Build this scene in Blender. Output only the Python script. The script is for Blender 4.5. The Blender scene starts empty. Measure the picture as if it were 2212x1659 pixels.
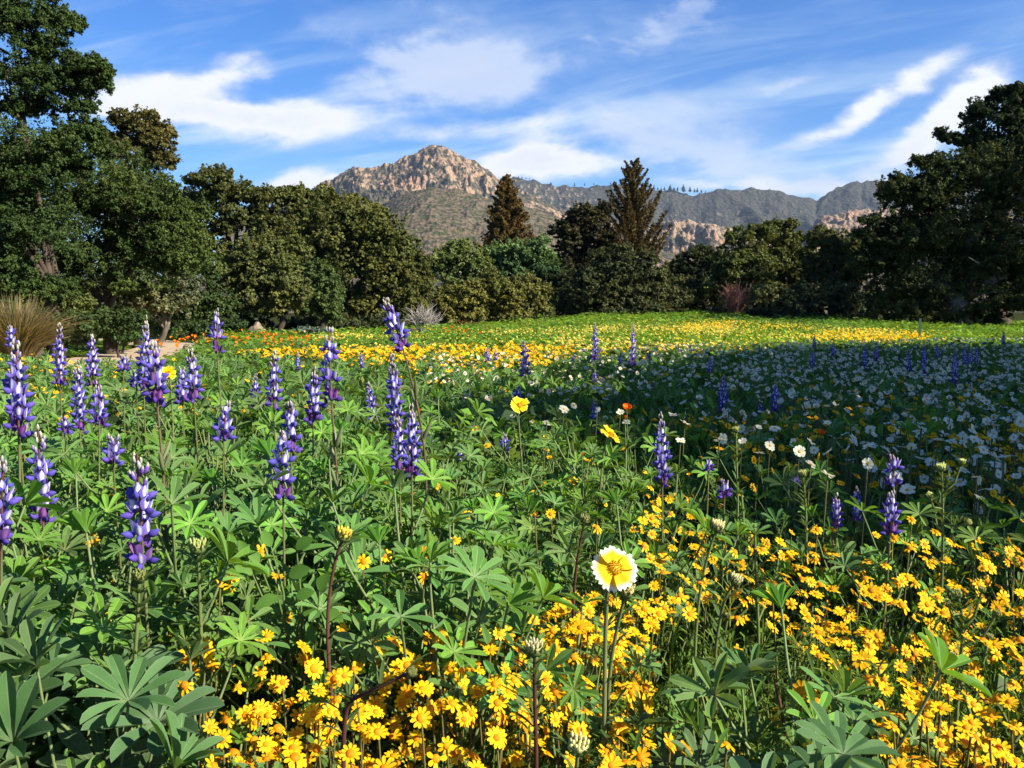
import bpy, math, random
import numpy as np
from mathutils import Vector, Matrix

# ------------------------------------------------------------------ camera, sky, sun, exposure
SC = bpy.context.scene
COL = SC.collection
R = math.radians
RNG = np.random.default_rng(7)
random.seed(7)

CAM_Z = 0.82
FPX = 2016.0                      # focal length in the measuring grid (2212 x 1659)
PITCH = R(4.58)
cam_d = bpy.data.cameras.new('camera')
cam_d.sensor_width = 36.0
cam_d.lens = 18.0 * FPX / 1106.0
cam_d.clip_start = 0.02
cam_d.clip_end = 20000
cam = bpy.data.objects.new('camera', cam_d)
COL.objects.link(cam)
cam.location = (0, 0, CAM_Z)
cam.rotation_euler = (R(90) - PITCH, 0, 0)
SC.camera = cam

SUN_EL, SUN_AZ = R(34), R(116)    # azimuth clockwise from the viewing direction (+Y)
SUN_DIR = np.array([math.cos(SUN_EL) * math.sin(SUN_AZ), math.cos(SUN_EL) * math.cos(SUN_AZ), math.sin(SUN_EL)])
sun_d = bpy.data.lights.new('sun', 'SUN')
sun_d.energy = 5.0
sun_d.angle = R(0.5)
sun_d.color = (1.0, 0.92, 0.76)
sun = bpy.data.objects.new('sun', sun_d)
COL.objects.link(sun)
sun.rotation_euler = Vector(-SUN_DIR).to_track_quat('-Z', 'Y').to_euler()
SC.view_settings.view_transform = 'Standard'
SC.view_settings.look = 'None'
SC.view_settings.exposure = 1.35
SC.view_settings.gamma = 1.0
SC.cycles.max_bounces = 6
SC.cycles.diffuse_bounces = 3
SC.cycles.transmission_bounces = 3
SC.cycles.glossy_bounces = 2
SC.cycles.volume_bounces = 0
SC.cycles.transparent_max_bounces = 4
SC.cycles.use_denoising = True


def ray(x, y):
    """Direction through a point of the measuring grid, scaled so that its Y is 1."""
    a, b = (x - 1106.0) / FPX, (829.5 - y) / FPX
    cp, sp = math.cos(PITCH), math.sin(PITCH)
    d = np.array([a, cp + b * sp, b * cp - sp])
    return d / d[1]


def P(x, y, d):
    """World point at distance d along the ground on that line of sight."""
    return np.array([0, 0, CAM_Z]) + ray(x, y) * d


def G(x, y, z):
    """World point where that line of sight meets height z."""
    r = ray(x, y)
    return np.array([0, 0, CAM_Z]) + r * ((z - CAM_Z) / r[2])


def project(p):
    p = np.atleast_2d(p) - np.array([0, 0, CAM_Z])
    cp, sp = math.cos(PITCH), math.sin(PITCH)
    f = p[:, 1] * cp - p[:, 2] * sp
    u = p[:, 1] * sp + p[:, 2] * cp
    f = np.where(f < 0.05, 0.05, f)
    return np.stack([1106 + FPX * p[:, 0] / f, 829.5 - FPX * u / f], 1)


# ---- world: Nishita sky with a cloud layer laid out by direction
world = bpy.data.worlds.new('World')
SC.world = world
world.use_nodes = True
NT = world.node_tree
NT.nodes.clear()


class NG:
    """small helper that writes node graphs as expressions"""
    def __init__(s, nt): s.nt = nt
    def node(s, t, **kw):
        n = s.nt.nodes.new(t)
        for k, v in kw.items(): setattr(n, k, v)
        return n
    def put(s, sock, v):
        if isinstance(v, bpy.types.NodeSocket): s.nt.links.new(v, sock)
        else: sock.default_value = v
    def m(s, op, a, b=0.0, c=0.0, clamp=False):
        n = s.node('ShaderNodeMath', operation=op, use_clamp=clamp)
        for i, v in enumerate((a, b, c)): s.put(n.inputs[i], v)
        return n.outputs[0]
    def comb(s, x, y, z):
        n = s.node('ShaderNodeCombineXYZ')
        for i, v in enumerate((x, y, z)): s.put(n.inputs[i], v)
        return n.outputs[0]
    def noise(s, vec, scale, detail=4, rough=0.55, dist=0.0, dim='3D'):
        n = s.node('ShaderNodeTexNoise', noise_dimensions=dim)
        if vec is not None: s.put(n.inputs['Vector'], vec)
        n.inputs['Scale'].default_value = scale
        n.inputs['Detail'].default_value = detail
        n.inputs['Roughness'].default_value = rough
        n.inputs['Distortion'].default_value = dist
        return n.outputs['Fac']
    def smooth(s, v, lo, hi, a=0.0, b=1.0):
        n = s.node('ShaderNodeMapRange', interpolation_type='SMOOTHSTEP')
        s.put(n.inputs[0], v)
        for i, q in zip((1, 2, 3, 4), (lo, hi, a, b)): n.inputs[i].default_value = q
        return n.outputs[0]
    def mix(s, f, a, b, blend='MIX'):
        n = s.node('ShaderNodeMix', data_type='RGBA', blend_type=blend)
        s.put(n.inputs[0], f)
        s.put(n.inputs[6], a if isinstance(a, bpy.types.NodeSocket) else (*a, 1))
        s.put(n.inputs[7], b if isinstance(b, bpy.types.NodeSocket) else (*b, 1))
        return n.outputs[2]


g = NG(NT)
SKY_STRENGTH = 0.052
sky = g.node('ShaderNodeTexSky', sky_type='NISHITA')
sky.sun_disc = False
sky.sun_elevation = SUN_EL
sky.sun_rotation = SUN_AZ
sky.altitude = 200
sky.air_density = 1.0
sky.dust_density = 0.4
sky.ozone_density = 2.5
hs = g.node('ShaderNodeHueSaturation')
hs.inputs['Hue'].default_value = 0.505
hs.inputs['Saturation'].default_value = 1.32
hs.inputs['Value'].default_value = 1.0
NT.links.new(sky.outputs[0], hs.inputs['Color'])
skycol = g.mix(1.0, hs.outputs[0], (0.80, 1.04, 1.36), 'MULTIPLY')
tc = g.node('ShaderNodeTexCoord')
sx = g.node('ShaderNodeSeparateXYZ')
NT.links.new(tc.outputs['Generated'], sx.inputs[0])
yy = g.m('MAXIMUM', g.m('ABSOLUTE', sx.outputs[1]), 0.08)
U = g.m('DIVIDE', sx.outputs[0], yy)
V = g.m('DIVIDE', sx.outputs[2], yy)
base = g.comb(U, g.m('MULTIPLY', V, 1.7), 0.0)
w1 = g.noise(base, 3.6, 7, 0.62)
w2 = g.noise(g.comb(g.m('ADD', U, 7.3), g.m('MULTIPLY', V, 1.7), 2.0), 3.6, 7, 0.62)
Uw = g.m('ADD', U, g.m('MULTIPLY', g.m('SUBTRACT', w1, 0.5), 0.13))
Vw = g.m('ADD', V, g.m('MULTIPLY', g.m('SUBTRACT', w2, 0.5), 0.075))
fine = g.noise(g.comb(U, g.m('MULTIPLY', V, 2.0), 5.0), 9.0, 7, 0.6, 0.4)
# streaks run along a rising line to the right, like combed cirrus
str_v = g.m('SUBTRACT', g.m('MULTIPLY', V, 9.0), g.m('MULTIPLY', U, 1.6))
streak = g.noise(g.comb(g.m('MULTIPLY', U, 1.3), str_v, 1.0), 2.6, 7, 0.6, 0.5)


Ux = g.m('ADD', g.m('ADD', U, g.m('MULTIPLY', g.m('SUBTRACT', w1, 0.5), 0.30)), g.m('MULTIPLY', g.m('SUBTRACT', fine, 0.5), 0.16))
Vx = g.m('ADD', g.m('ADD', V, g.m('MULTIPLY', g.m('SUBTRACT', w2, 0.5), 0.15)), g.m('MULTIPLY', g.m('SUBTRACT', streak, 0.5), 0.06))


def blob(x, y, rx, ry, ang, amp, Uw=Uw, Vw=Vw):
    """one elliptical cloud mass centred on a direction"""
    r = ray(x, y)
    du = g.m('SUBTRACT', Uw, float(r[0]))
    dv = g.m('SUBTRACT', Vw, float(r[2]))
    c, s_ = math.cos(R(ang)), math.sin(R(ang))
    a = g.m('MULTIPLY_ADD', du, c * FPX / rx, g.m('MULTIPLY', dv, s_ * FPX / rx))
    b = g.m('MULTIPLY_ADD', dv, c * FPX / ry, g.m('MULTIPLY', du, -s_ * FPX / ry))
    q = g.m('ADD', g.m('MULTIPLY', a, a), g.m('MULTIPLY', b, b))
    return g.m('MULTIPLY', g.m('EXPONENT', g.m('MULTIPLY', q, -1.0)), amp)


def total(blobs, *uv):
    t = None
    for b in blobs:
        v = blob(*b, *uv)
        t = v if t is None else g.m('ADD', t, v)
    return t


WHITE = [(330, 205, 150, 45, 6, 1.0), (500, 140, 80, 28, 8, 0.85), (470, 240, 250, 30, 2, 1.05), (660, 250, 170, 45, -3, 0.6),
         (1900, 215, 190, 30, 24, 1.0), (1960, 330, 200, 34, 32, 0.75), (2090, 235, 130, 42, 30, 0.95), (1170, 345, 80, 48, 0, 1.15),
         (1090, 365, 90, 26, 12, 0.9), (645, 385, 60, 28, 25, 1.0), (720, 395, 60, 18, 12, 0.9), (1640, 180, 110, 16, 14, 0.5),
         (1080, 275, 300, 28, 2, 0.5), (860, 385, 120, 22, 5, 0.7), (1300, 372, 110, 24, 4, 0.7), (1700, 392, 120, 20, 3, 0.7), (1500, 395, 90, 14, 0, 0.6), (520, 300, 130, 34, 4, 0.45)]
LILAC = [(900, 110, 150, 75, 8, 0.95), (1050, 75, 140, 70, 0, 0.85), (1130, 150, 110, 55, 0, 0.75), (1020, 190, 200, 60, 0, 0.55),
         (1370, 95, 70, 50, 40, 0.62), (1490, 25, 80, 45, 20, 0.5), (1460, 250, 170, 60, 8, 0.6), (1560, 340, 180, 55, 0, 0.85),
         (1800, 375, 170, 45, 15, 1.0), (1300, 300, 150, 60, 0, 0.5), (480, 15, 160, 35, 0, 0.3), (700, 50, 130, 50, 0, 0.18)]
fine2 = g.noise(g.comb(U, g.m('MULTIPLY', V, 2.2), 9.0), 26.0, 6, 0.65, 0.2)
nz = g.m('ADD', g.m('MULTIPLY_ADD', fine, 2.7, -0.62), g.m('MULTIPLY', fine2, 0.75))
st = g.m('MULTIPLY_ADD', streak, 2.0, 0.0)
dw = g.m('MULTIPLY', total(WHITE), g.m('MULTIPLY', nz, g.m('MULTIPLY_ADD', st, 0.5, 0.5)))
dl = g.m('MULTIPLY', total(LILAC, Ux, Vx), nz)
low = g.smooth(V, 0.40, 0.14)
veil = g.m('MULTIPLY', g.m('MULTIPLY', g.smooth(streak, 0.42, 0.72), low), 0.62)
veil = g.m('ADD', veil, g.m('MULTIPLY', g.smooth(fine, 0.55, 0.85), 0.07))
aw = g.smooth(dw, 0.16, 1.0)
al = g.smooth(dl, 0.10, 1.10, 0.0, 0.80)
ground_fade = g.smooth(V, -0.02, 0.03)
k = 0.41 / SKY_STRENGTH
c1 = g.mix(g.m('MULTIPLY', veil, ground_fade), skycol, (0.72 * k, 0.90 * k, 1.04 * k))
c2 = g.mix(g.m('MULTIPLY', al, ground_fade), c1, (0.68 * k, 0.78 * k, 0.98 * k))
# the undersides and cores of the thicker masses turn grey-lavender
core = g.smooth(g.m('ADD', dw, dl), 0.9, 1.8, 0.0, 0.45)
c3 = g.mix(g.m('MULTIPLY', aw, ground_fade), c2, (0.95 * k, 0.97 * k, 1.0 * k))
c3 = g.mix(g.m('MULTIPLY', core, g.smooth(fine, 0.62, 0.42)), c3, (0.66 * k, 0.70 * k, 0.86 * k))
bg = g.node('ShaderNodeBackground')
bg.inputs['Strength'].default_value = SKY_STRENGTH
NT.links.new(c3, bg.inputs['Color'])
wo = g.node('ShaderNodeOutputWorld')
NT.links.new(bg.outputs[0], wo.inputs[0])


# ------------------------------------------------------------------ helpers
def fresh(name):
    m = bpy.data.materials.new(name)
    m.use_nodes = True
    m.node_tree.nodes.clear()
    return m, NG(m.node_tree)


def veg_material(name, transl=0.3, rough=0.55, spec=0.25, vary=0.25, scale=40.0, through=(1.0, 1.0, 1.0)):
    """leaf or petal: pigment from the mesh, a little grain and a shift per plant, light passing through"""
    m, q = fresh(name)
    at = q.node('ShaderNodeAttribute', attribute_name='pigment')
    oi = q.node('ShaderNodeObjectInfo')
    geo = q.node('ShaderNodeNewGeometry')
    n = q.noise(geo.outputs['Position'], scale, 2, 0.5)
    v = q.m('ADD', q.m('MULTIPLY_ADD', n, vary * 2, 1.0 - vary), q.m('MULTIPLY_ADD', oi.outputs['Random'], vary, -vary / 2))
    h = q.node('ShaderNodeHueSaturation')
    q.put(h.inputs['Hue'], q.m('MULTIPLY_ADD', oi.outputs['Random'], 0.02, 0.49))
    q.put(h.inputs['Value'], v)
    q.nt.links.new(at.outputs['Color'], h.inputs['Color'])
    b = q.node('ShaderNodeBsdfPrincipled')
    q.nt.links.new(h.outputs[0], b.inputs['Base Color'])
    b.inputs['Roughness'].default_value = rough
    b.inputs['Specular IOR Level'].default_value = spec
    o = q.node('ShaderNodeOutputMaterial')
    if transl > 0:
        t = q.node('ShaderNodeBsdfTranslucent')
        q.nt.links.new(q.mix(1.0, h.outputs[0], through, 'MULTIPLY'), t.inputs['Color'])
        mx = q.node('ShaderNodeMixShader')
        mx.inputs[0].default_value = transl
        q.nt.links.new(b.outputs[0], mx.inputs[1])
        q.nt.links.new(t.outputs[0], mx.inputs[2])
        q.nt.links.new(mx.outputs[0], o.inputs[0])
    else:
        q.nt.links.new(b.outputs[0], o.inputs[0])
    return m


M_LEAF = veg_material('meadow leaf', 0.32, 0.6, 0.16, 0.22, 60, (1.7, 1.45, 0.5))
M_PETAL = veg_material('petal', 0.35, 0.6, 0.15, 0.12, 150)
M_STEM = veg_material('green stem', 0.1, 0.6, 0.2, 0.25, 80)
M_CROWN = veg_material('tree leaf', 0.28, 0.65, 0.10, 0.3, 1.2, (1.5, 1.3, 0.6))
M_BARK = veg_material('bark', 0.0, 0.9, 0.1, 0.45, 6)


class MB:
    """gathers vertices, faces and pigments, then links them as one mesh"""
    def __init__(s): s.V, s.F, s.C, s.n = [], {3: [], 4: []}, [], 0
    def add(s, V, F, C):
        V = np.asarray(V, float)
        F = np.asarray(F, np.int64)
        C = np.asarray(C, float)
        if C.ndim == 1: C = np.tile(C, (len(V), 1))
        s.V.append(V); s.C.append(C)
        if len(F): s.F[F.shape[1]].append(F + s.n)
        s.n += len(V)
    def tmpl(s, T, M=None, tint=None):
        V = T.verts()
        if M is not None:
            M = np.asarray(M, float)
            V = V @ M[:3, :3].T + M[:3, 3]
        C = T.cols()
        if tint is not None: C = C * tint
        n0 = s.n
        s.V.append(V); s.C.append(C)
        for k_ in (3, 4):
            for F in T.F[k_]: s.F[k_].append(F + n0)
        s.n += len(V)
    def stamp(s, T, pos, rot, scale, tint=None):
        """many copies of a template at once"""
        V, C = T.verts(), T.cols()
        n, k_ = len(pos), len(V)
        if n == 0: return
        sc = np.asarray(scale, float)
        sc = sc.reshape(n, 1, -1) if sc.ndim else sc
        W = np.einsum('nij,kj->nki', rot, V) * 1.0
        if np.ndim(sc) == 0 or sc.shape[-1] == 1: W = W * sc
        else: W = np.einsum('nij,nkj->nki', rot, V[None] * sc)
        W = W + np.asarray(pos)[:, None, :]
        CC = np.tile(C[None], (n, 1, 1))
        if tint is not None: CC = CC * np.asarray(tint).reshape(n, 1, -1)
        s.V.append(W.reshape(-1, 3)); s.C.append(CC.reshape(-1, 3))
        for q in (3, 4):
            for F in T.F[q]:
                s.F[q].append((F[None] + (np.arange(n) * k_)[:, None, None]).reshape(-1, q) + s.n)
        s.n += n * k_
    def verts(s): return np.concatenate(s.V) if s.V else np.zeros((0, 3))
    def cols(s): return np.concatenate(s.C) if s.C else np.zeros((0, 3))
    def mesh(s, name, mat, smooth=True):
        V, C = s.verts(), np.clip(s.cols(), 0, 1)
        me = bpy.data.meshes.new(name)
        f3 = np.concatenate(s.F[3]) if s.F[3] else np.zeros((0, 3), np.int64)
        f4 = np.concatenate(s.F[4]) if s.F[4] else np.zeros((0, 4), np.int64)
        nl = f3.size + f4.size
        me.vertices.add(len(V)); me.loops.add(nl); me.polygons.add(len(f3) + len(f4))
        me.vertices.foreach_set('co', V.astype(np.float32).ravel())
        me.loops.foreach_set('vertex_index', np.concatenate([f3.ravel(), f4.ravel()]).astype(np.int32))
        st_ = np.concatenate([np.arange(len(f3)) * 3, f3.size + np.arange(len(f4)) * 4]).astype(np.int32)
        me.polygons.foreach_set('loop_start', st_)
        me.polygons.foreach_set('use_smooth', np.full(len(f3) + len(f4), smooth))
        me.update(calc_edges=True)
        a = me.attributes.new('pigment', 'FLOAT_COLOR', 'POINT')
        a.data.foreach_set('color', np.concatenate([C, np.ones((len(C), 1))], 1).astype(np.float32).ravel())
        me.materials.append(mat)
        return me
    def build(s, name, mat, parent=None, smooth=True):
        return link(name, s.mesh(name, mat, smooth), parent)


def link(name, data, parent=None):
    o = bpy.data.objects.new(name, data)
    COL.objects.link(o)
    if parent is not None: o.parent = parent
    return o


def tag(o, label=None, cat=None, group=None, kind=None):
    if label: o['label'] = label
    if cat: o['category'] = cat
    if group: o['group'] = group
    if kind: o['kind'] = kind
    return o


def basis(normals, spin):
    """rotation matrices whose local Z is the normal, spun about it"""
    n = normals / np.maximum(np.linalg.norm(normals, axis=1, keepdims=True), 1e-9)
    h = np.where(np.abs(n[:, 2:3]) > 0.95, np.array([[1., 0, 0]]), np.array([[0., 0, 1]]))
    a = np.cross(h, n); a /= np.linalg.norm(a, axis=1, keepdims=True)
    b = np.cross(n, a)
    c, s_ = np.cos(spin)[:, None], np.sin(spin)[:, None]
    return np.stack([a * c + b * s_, -a * s_ + b * c, n], 2)


def mat4(pos, rot, scale=1.0):
    M = np.eye(4)
    M[:3, :3] = rot * scale
    M[:3, 3] = pos
    return M


def tube(mb, pts, rad, col, sides=6):
    pts = np.asarray(pts, float)
    n = len(pts)
    rad = np.broadcast_to(np.asarray(rad, float), (n,))
    d = np.gradient(pts, axis=0)
    d /= np.maximum(np.linalg.norm(d, axis=1, keepdims=True), 1e-9)
    ref = np.array([0.31, 0.95, 0.1])
    a = np.cross(d, ref); a /= np.maximum(np.linalg.norm(a, axis=1, keepdims=True), 1e-9)
    b = np.cross(d, a)
    t = np.arange(sides) * 2 * np.pi / sides
    V = pts[:, None] + rad[:, None, None] * (a[:, None] * np.cos(t)[None, :, None] + b[:, None] * np.sin(t)[None, :, None])
    F = []
    for i in range(n - 1):
        for j in range(sides):
            k_ = (j + 1) % sides
            F.append((i * sides + j, i * sides + k_, (i + 1) * sides + k_, (i + 1) * sides + j))
    C = np.asarray(col, float)
    if C.ndim == 2: C = np.repeat(C, sides, 0)
    mb.add(V.reshape(-1, 3), F, C)


def ribbon(mb, pts, widths, side, col, fold=0.0):
    """a narrow leaf: three points across, folded along its midrib"""
    pts = np.asarray(pts, float); n = len(pts)
    w = np.broadcast_to(np.asarray(widths, float), (n,))[:, None]
    side = np.asarray(side, float) / np.linalg.norm(side)
    d = np.gradient(pts, axis=0)
    up = np.cross(side[None], d); up /= np.maximum(np.linalg.norm(up, axis=1, keepdims=True), 1e-9)
    L, Rr = pts - side * w + up * w * fold, pts + side * w + up * w * fold
    V = np.stack([L, pts, Rr], 1).reshape(-1, 3)
    F = []
    for i in range(n - 1):
        F += [(3 * i, 3 * i + 1, 3 * i + 4, 3 * i + 3), (3 * i + 1, 3 * i + 2, 3 * i + 5, 3 * i + 4)]
    C = np.asarray(col, float)
    if C.ndim == 2 and len(C) == n: C = np.repeat(C, 3, 0)
    mb.add(V, F, C)


_PERM = np.random.default_rng(3).random((257, 257))
_PERM[256] = _PERM[0]; _PERM[:, 256] = _PERM[:, 0]


def vnoise(x, y):
    xi, yi = np.floor(x).astype(int), np.floor(y).astype(int)
    fx, fy = x - xi, y - yi
    fx = fx * fx * (3 - 2 * fx); fy = fy * fy * (3 - 2 * fy)
    xi &= 255; yi &= 255
    a, b = _PERM[xi, yi], _PERM[xi + 1, yi]
    c, d = _PERM[xi, yi + 1], _PERM[xi + 1, yi + 1]
    return (a * (1 - fx) + b * fx) * (1 - fy) + (c * (1 - fx) + d * fx) * fy


def fbm(x, y, o=5, ridged=False, gain=0.5):
    t, a, s_ = 0.0, 1.0, 0.0
    for i in range(o):
        v = vnoise(x * 2 ** i + 17.3 * i, y * 2 ** i + 5.1 * i)
        if ridged: v = 1 - np.abs(2 * v - 1)
        t = t + a * v; s_ += a; a *= gain
    return t / s_


def sstep(a, b, x):
    t = np.clip((np.asarray(x, float) - a) / (b - a), 0, 1)
    return t * t * (3 - 2 * t)


def ground_z(x, y):
    """the meadow floor rises a little towards its far right-hand end"""
    x, y = np.asarray(x, float), np.asarray(y, float)
    return 0.5 * sstep(16, 44, y) * sstep(-6, 4, x) * (1 - sstep(10, 16, x)) + 0.03 * (fbm(x * 0.25 + 40, y * 0.25 + 40, 3) - 0.5)

# ------------------------------------------------------------------ ground, path, mountains
def ground_material():
    m, q = fresh('meadow soil')
    geo = q.node('ShaderNodeNewGeometry')
    n = q.noise(geo.outputs['Position'], 3.0, 6, 0.6)
    n2 = q.noise(geo.outputs['Position'], 0.15, 4, 0.6)
    c = q.mix(q.smooth(n, 0.35, 0.65), (0.016, 0.013, 0.008), (0.040, 0.034, 0.016))
    c = q.mix(q.smooth(n2, 0.4, 0.65), c, (0.030, 0.050, 0.014))
    b = q.node('ShaderNodeBsdfPrincipled')
    b.inputs['Roughness'].default_value = 1.0
    b.inputs['Specular IOR Level'].default_value = 0.0
    q.nt.links.new(c, b.inputs['Base Color'])
    o = q.node('ShaderNodeOutputMaterial')
    q.nt.links.new(b.outputs[0], o.inputs[0])
    return m


def grid_mesh(name, X, Y, Z, mat, kind='structure', smooth=True):
    ny, nx = X.shape
    mb = MB()
    i = np.arange(ny * nx).reshape(ny, nx)
    F = np.stack([i[:-1, :-1], i[:-1, 1:], i[1:, 1:], i[1:, :-1]], -1).reshape(-1, 4)
    mb.add(np.stack([X, Y, Z], -1).reshape(-1, 3), F, (0.5, 0.5, 0.5))
    o = mb.build(name, mat, None, smooth)
    o['kind'] = kind
    return o


gx = np.concatenate([-np.geomspace(4600, 30, 24), np.linspace(-28, 28, 80), np.geomspace(30, 4600, 24)])
gy = np.concatenate([-np.geomspace(400, 6, 16), np.linspace(-5, 60, 90), np.geomspace(62, 4600, 30)])
X, Y = np.meshgrid(gx, gy)
near_w = 1 - sstep(60, 120, np.hypot(X, Y))
grid_mesh('ground', X, Y, ground_z(X, Y) * near_w, ground_material())


def path_x(y): return -6.1 - 0.6 * sstep(12, 18, y) - 4.0 * sstep(18.0, 27, y)


def sand_material():
    m, q = fresh('trodden sand')
    geo = q.node('ShaderNodeNewGeometry')
    n = q.noise(geo.outputs['Position'], 5.0, 7, 0.65)
    n2 = q.noise(geo.outputs['Position'], 0.8, 3, 0.5)
    c = q.mix(q.smooth(n, 0.3, 0.7), (0.30, 0.22, 0.13), (0.46, 0.36, 0.24))
    c = q.mix(q.smooth(n2, 0.45, 0.7), c, (0.36, 0.24, 0.15))
    b = q.node('ShaderNodeBsdfPrincipled')
    b.inputs['Roughness'].default_value = 0.95
    q.nt.links.new(c, b.inputs['Base Color'])
    bp = q.node('ShaderNodeBump'); bp.inputs['Strength'].default_value = 0.5
    q.nt.links.new(n, bp.inputs['Height']); q.nt.links.new(bp.outputs[0], b.inputs['Normal'])
    o = q.node('ShaderNodeOutputMaterial')
    q.nt.links.new(b.outputs[0], o.inputs[0])
    return m


ys = np.linspace(5, 27, 60)
tt = np.linspace(-1, 1, 9)
Yp = np.repeat(ys[:, None], 9, 1)
Xp = path_x(Yp) + tt[None] * (0.80 + 0.2 * fbm(Yp * 0.6 + tt[None] * 3, Yp * 0 + 2, 3))
grid_mesh('path', Xp, Yp, ground_z(Xp, Yp) + 0.012, sand_material())


def mountain_material(name, rock, shrub, soil, rock_lo, rock_hi, vox, bump):
    """granite outcrops showing between dark chaparral"""
    m, q = fresh(name)
    geo = q.node('ShaderNodeNewGeometry')
    pos = geo.outputs['Position']
    at = q.node('ShaderNodeAttribute', attribute_name='pigment')
    sep = q.node('ShaderNodeSeparateColor')
    q.nt.links.new(at.outputs['Color'], sep.inputs[0])
    mp = q.node('ShaderNodeMapping')
    mp.inputs['Scale'].default_value = (1.0, 0.30, 0.50)
    mp.inputs['Rotation'].default_value = (0, R(-30), 0)
    q.nt.links.new(pos, mp.inputs[0])
    vo = q.node('ShaderNodeTexVoronoi', feature='F1')
    vo.inputs['Scale'].default_value = 1.0 / vox
    q.nt.links.new(mp.outputs[0], vo.inputs['Vector'])
    cell = q.smooth(vo.outputs['Distance'], 0.15, 0.75)
    n1 = q.noise(pos, 1 / 90.0, 6, 0.62)
    n2 = q.noise(pos, 1 / 14.0, 5, 0.65)
    wob = q.noise(pos, 1 / 30.0, 3, 0.6)
    cell = q.m('ADD', cell, q.m('MULTIPLY_ADD', wob, 0.8, -0.4))
    v = q.m('ADD', q.m('MULTIPLY', n1, 0.8), q.m('MULTIPLY', n2, 0.55))
    v = q.m('ADD', v, q.m('MULTIPLY', sep.outputs[0], 0.9))       # how rocky the slope is here
    v = q.m('SUBTRACT', v, q.m('MULTIPLY', cell, 0.30))
    f = q.smooth(v, rock_lo, rock_hi)
    rn = q.noise(pos, 1 / 5.0, 5, 0.6)
    rc = q.mix(q.smooth(rn, 0.3, 0.72), tuple(0.62 * c for c in rock), rock)
    rc = q.mix(q.smooth(n1, 0.5, 0.75), rc, (rock[0] * 1.0, rock[1] * 0.82, rock[2] * 0.74))
    n3 = q.noise(pos, 1 / 7.0, 3, 0.6)
    sc_ = q.mix(q.smooth(q.m('ADD', q.m('MULTIPLY', n2, 0.5), q.m('MULTIPLY', n3, 0.5)), 0.44, 0.56), shrub, soil)
    c = q.mix(f, sc_, rc)
    b = q.node('ShaderNodeBsdfPrincipled')
    b.inputs['Roughness'].default_value = 0.95
    b.inputs['Specular IOR Level'].default_value = 0.1
    q.nt.links.new(c, b.inputs['Base Color'])
    h = q.m('ADD', q.m('MULTIPLY', cell, -0.5), q.m('MULTIPLY', n2, 2.2))
    bp = q.node('ShaderNodeBump')
    bp.inputs['Strength'].default_value = 1.0
    bp.inputs['Distance'].default_value = bump
    q.nt.links.new(h, bp.inputs['Height']); q.nt.links.new(bp.outputs[0], b.inputs['Normal'])
    o = q.node('ShaderNodeOutputMaterial')
    q.nt.links.new(b.outputs[0], o.inputs[0])
    return m


def mountain(name, sil, yr, yf, zf, mat, rough, freq, nx, ny, power, rocky, spur=0.0, jag=0.0, crag=0.0):
    """a slope that falls from a measured ridge line at distance yr to height zf at yf"""
    pts = np.array([P(x, y, yr) for x, y in sil])
    xs = np.linspace(pts[0, 0], pts[-1, 0], nx)
    rz = np.interp(xs, pts[:, 0], pts[:, 2])
    rz = rz + jag * (fbm(xs / 26.0, xs * 0 + yr, 4, True) - 0.55)
    t = np.concatenate([np.linspace(0, 1, ny), 1 + np.linspace(0.02, 0.3, 8)])
    T = np.repeat(t[:, None], nx, 1)
    Xg = xs[None] * (yf + (yr - yf) * T) / yr
    Yg = yf + (yr - yf) * T
    prof = np.where(T <= 1, np.clip(T, 0, 1) ** power, 1 - (T - 1) * 1.4)
    Zg = zf + (rz[None] - zf) * prof
    env = np.clip(np.sin(np.clip(T, 0, 1) * np.pi * 0.93) * 1.1, 0, 1)
    rid = fbm(Xg / freq + 3 * fbm(Xg / freq, Yg / freq, 3), Yg / (freq * 2.4) + yr, 6, True, 0.55)
    Zg = Zg + env * rough * (rid - 0.55) * 2
    if crag:
        sk = Xg + 0.55 * (Zg - zf)                      # joints lean across the face
        Zg = Zg + np.clip(env * 1.6, 0, 1) * crag * (2.4 * (fbm(sk / 85.0, Yg / 260.0 + 3, 4, True, 0.6) - 0.6) + 0.9 * (fbm(sk / 24.0, Yg / 60.0, 4, True, 0.65) - 0.6) + 0.5 * (fbm(sk / 8.0 + 9, Yg / 16.0, 3, True, 0.6) - 0.6))
    if spur:
        Zg = Zg - env * spur * np.abs(np.sin(Xg / (freq * 1.6) + 2.5 * fbm(Xg / 300, Yg / 500, 3)))
    ny2 = len(t)
    mb = MB()
    i = np.arange(ny2 * nx).reshape(ny2, nx)
    F = np.stack([i[:-1, :-1], i[:-1, 1:], i[1:, 1:], i[1:, :-1]], -1).reshape(-1, 4)
    pr = project(np.stack([Xg, Yg, Zg], -1).reshape(-1, 3))
    rk = np.clip(rocky(pr[:, 0], pr[:, 1]), 0, 1)
    mb.add(np.stack([Xg, Yg, Zg], -1).reshape(-1, 3), F, np.stack([rk] * 3, 1))
    o = mb.build(name, mat, None, True)
    o['kind'] = 'structure'
    return xs, rz


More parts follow.
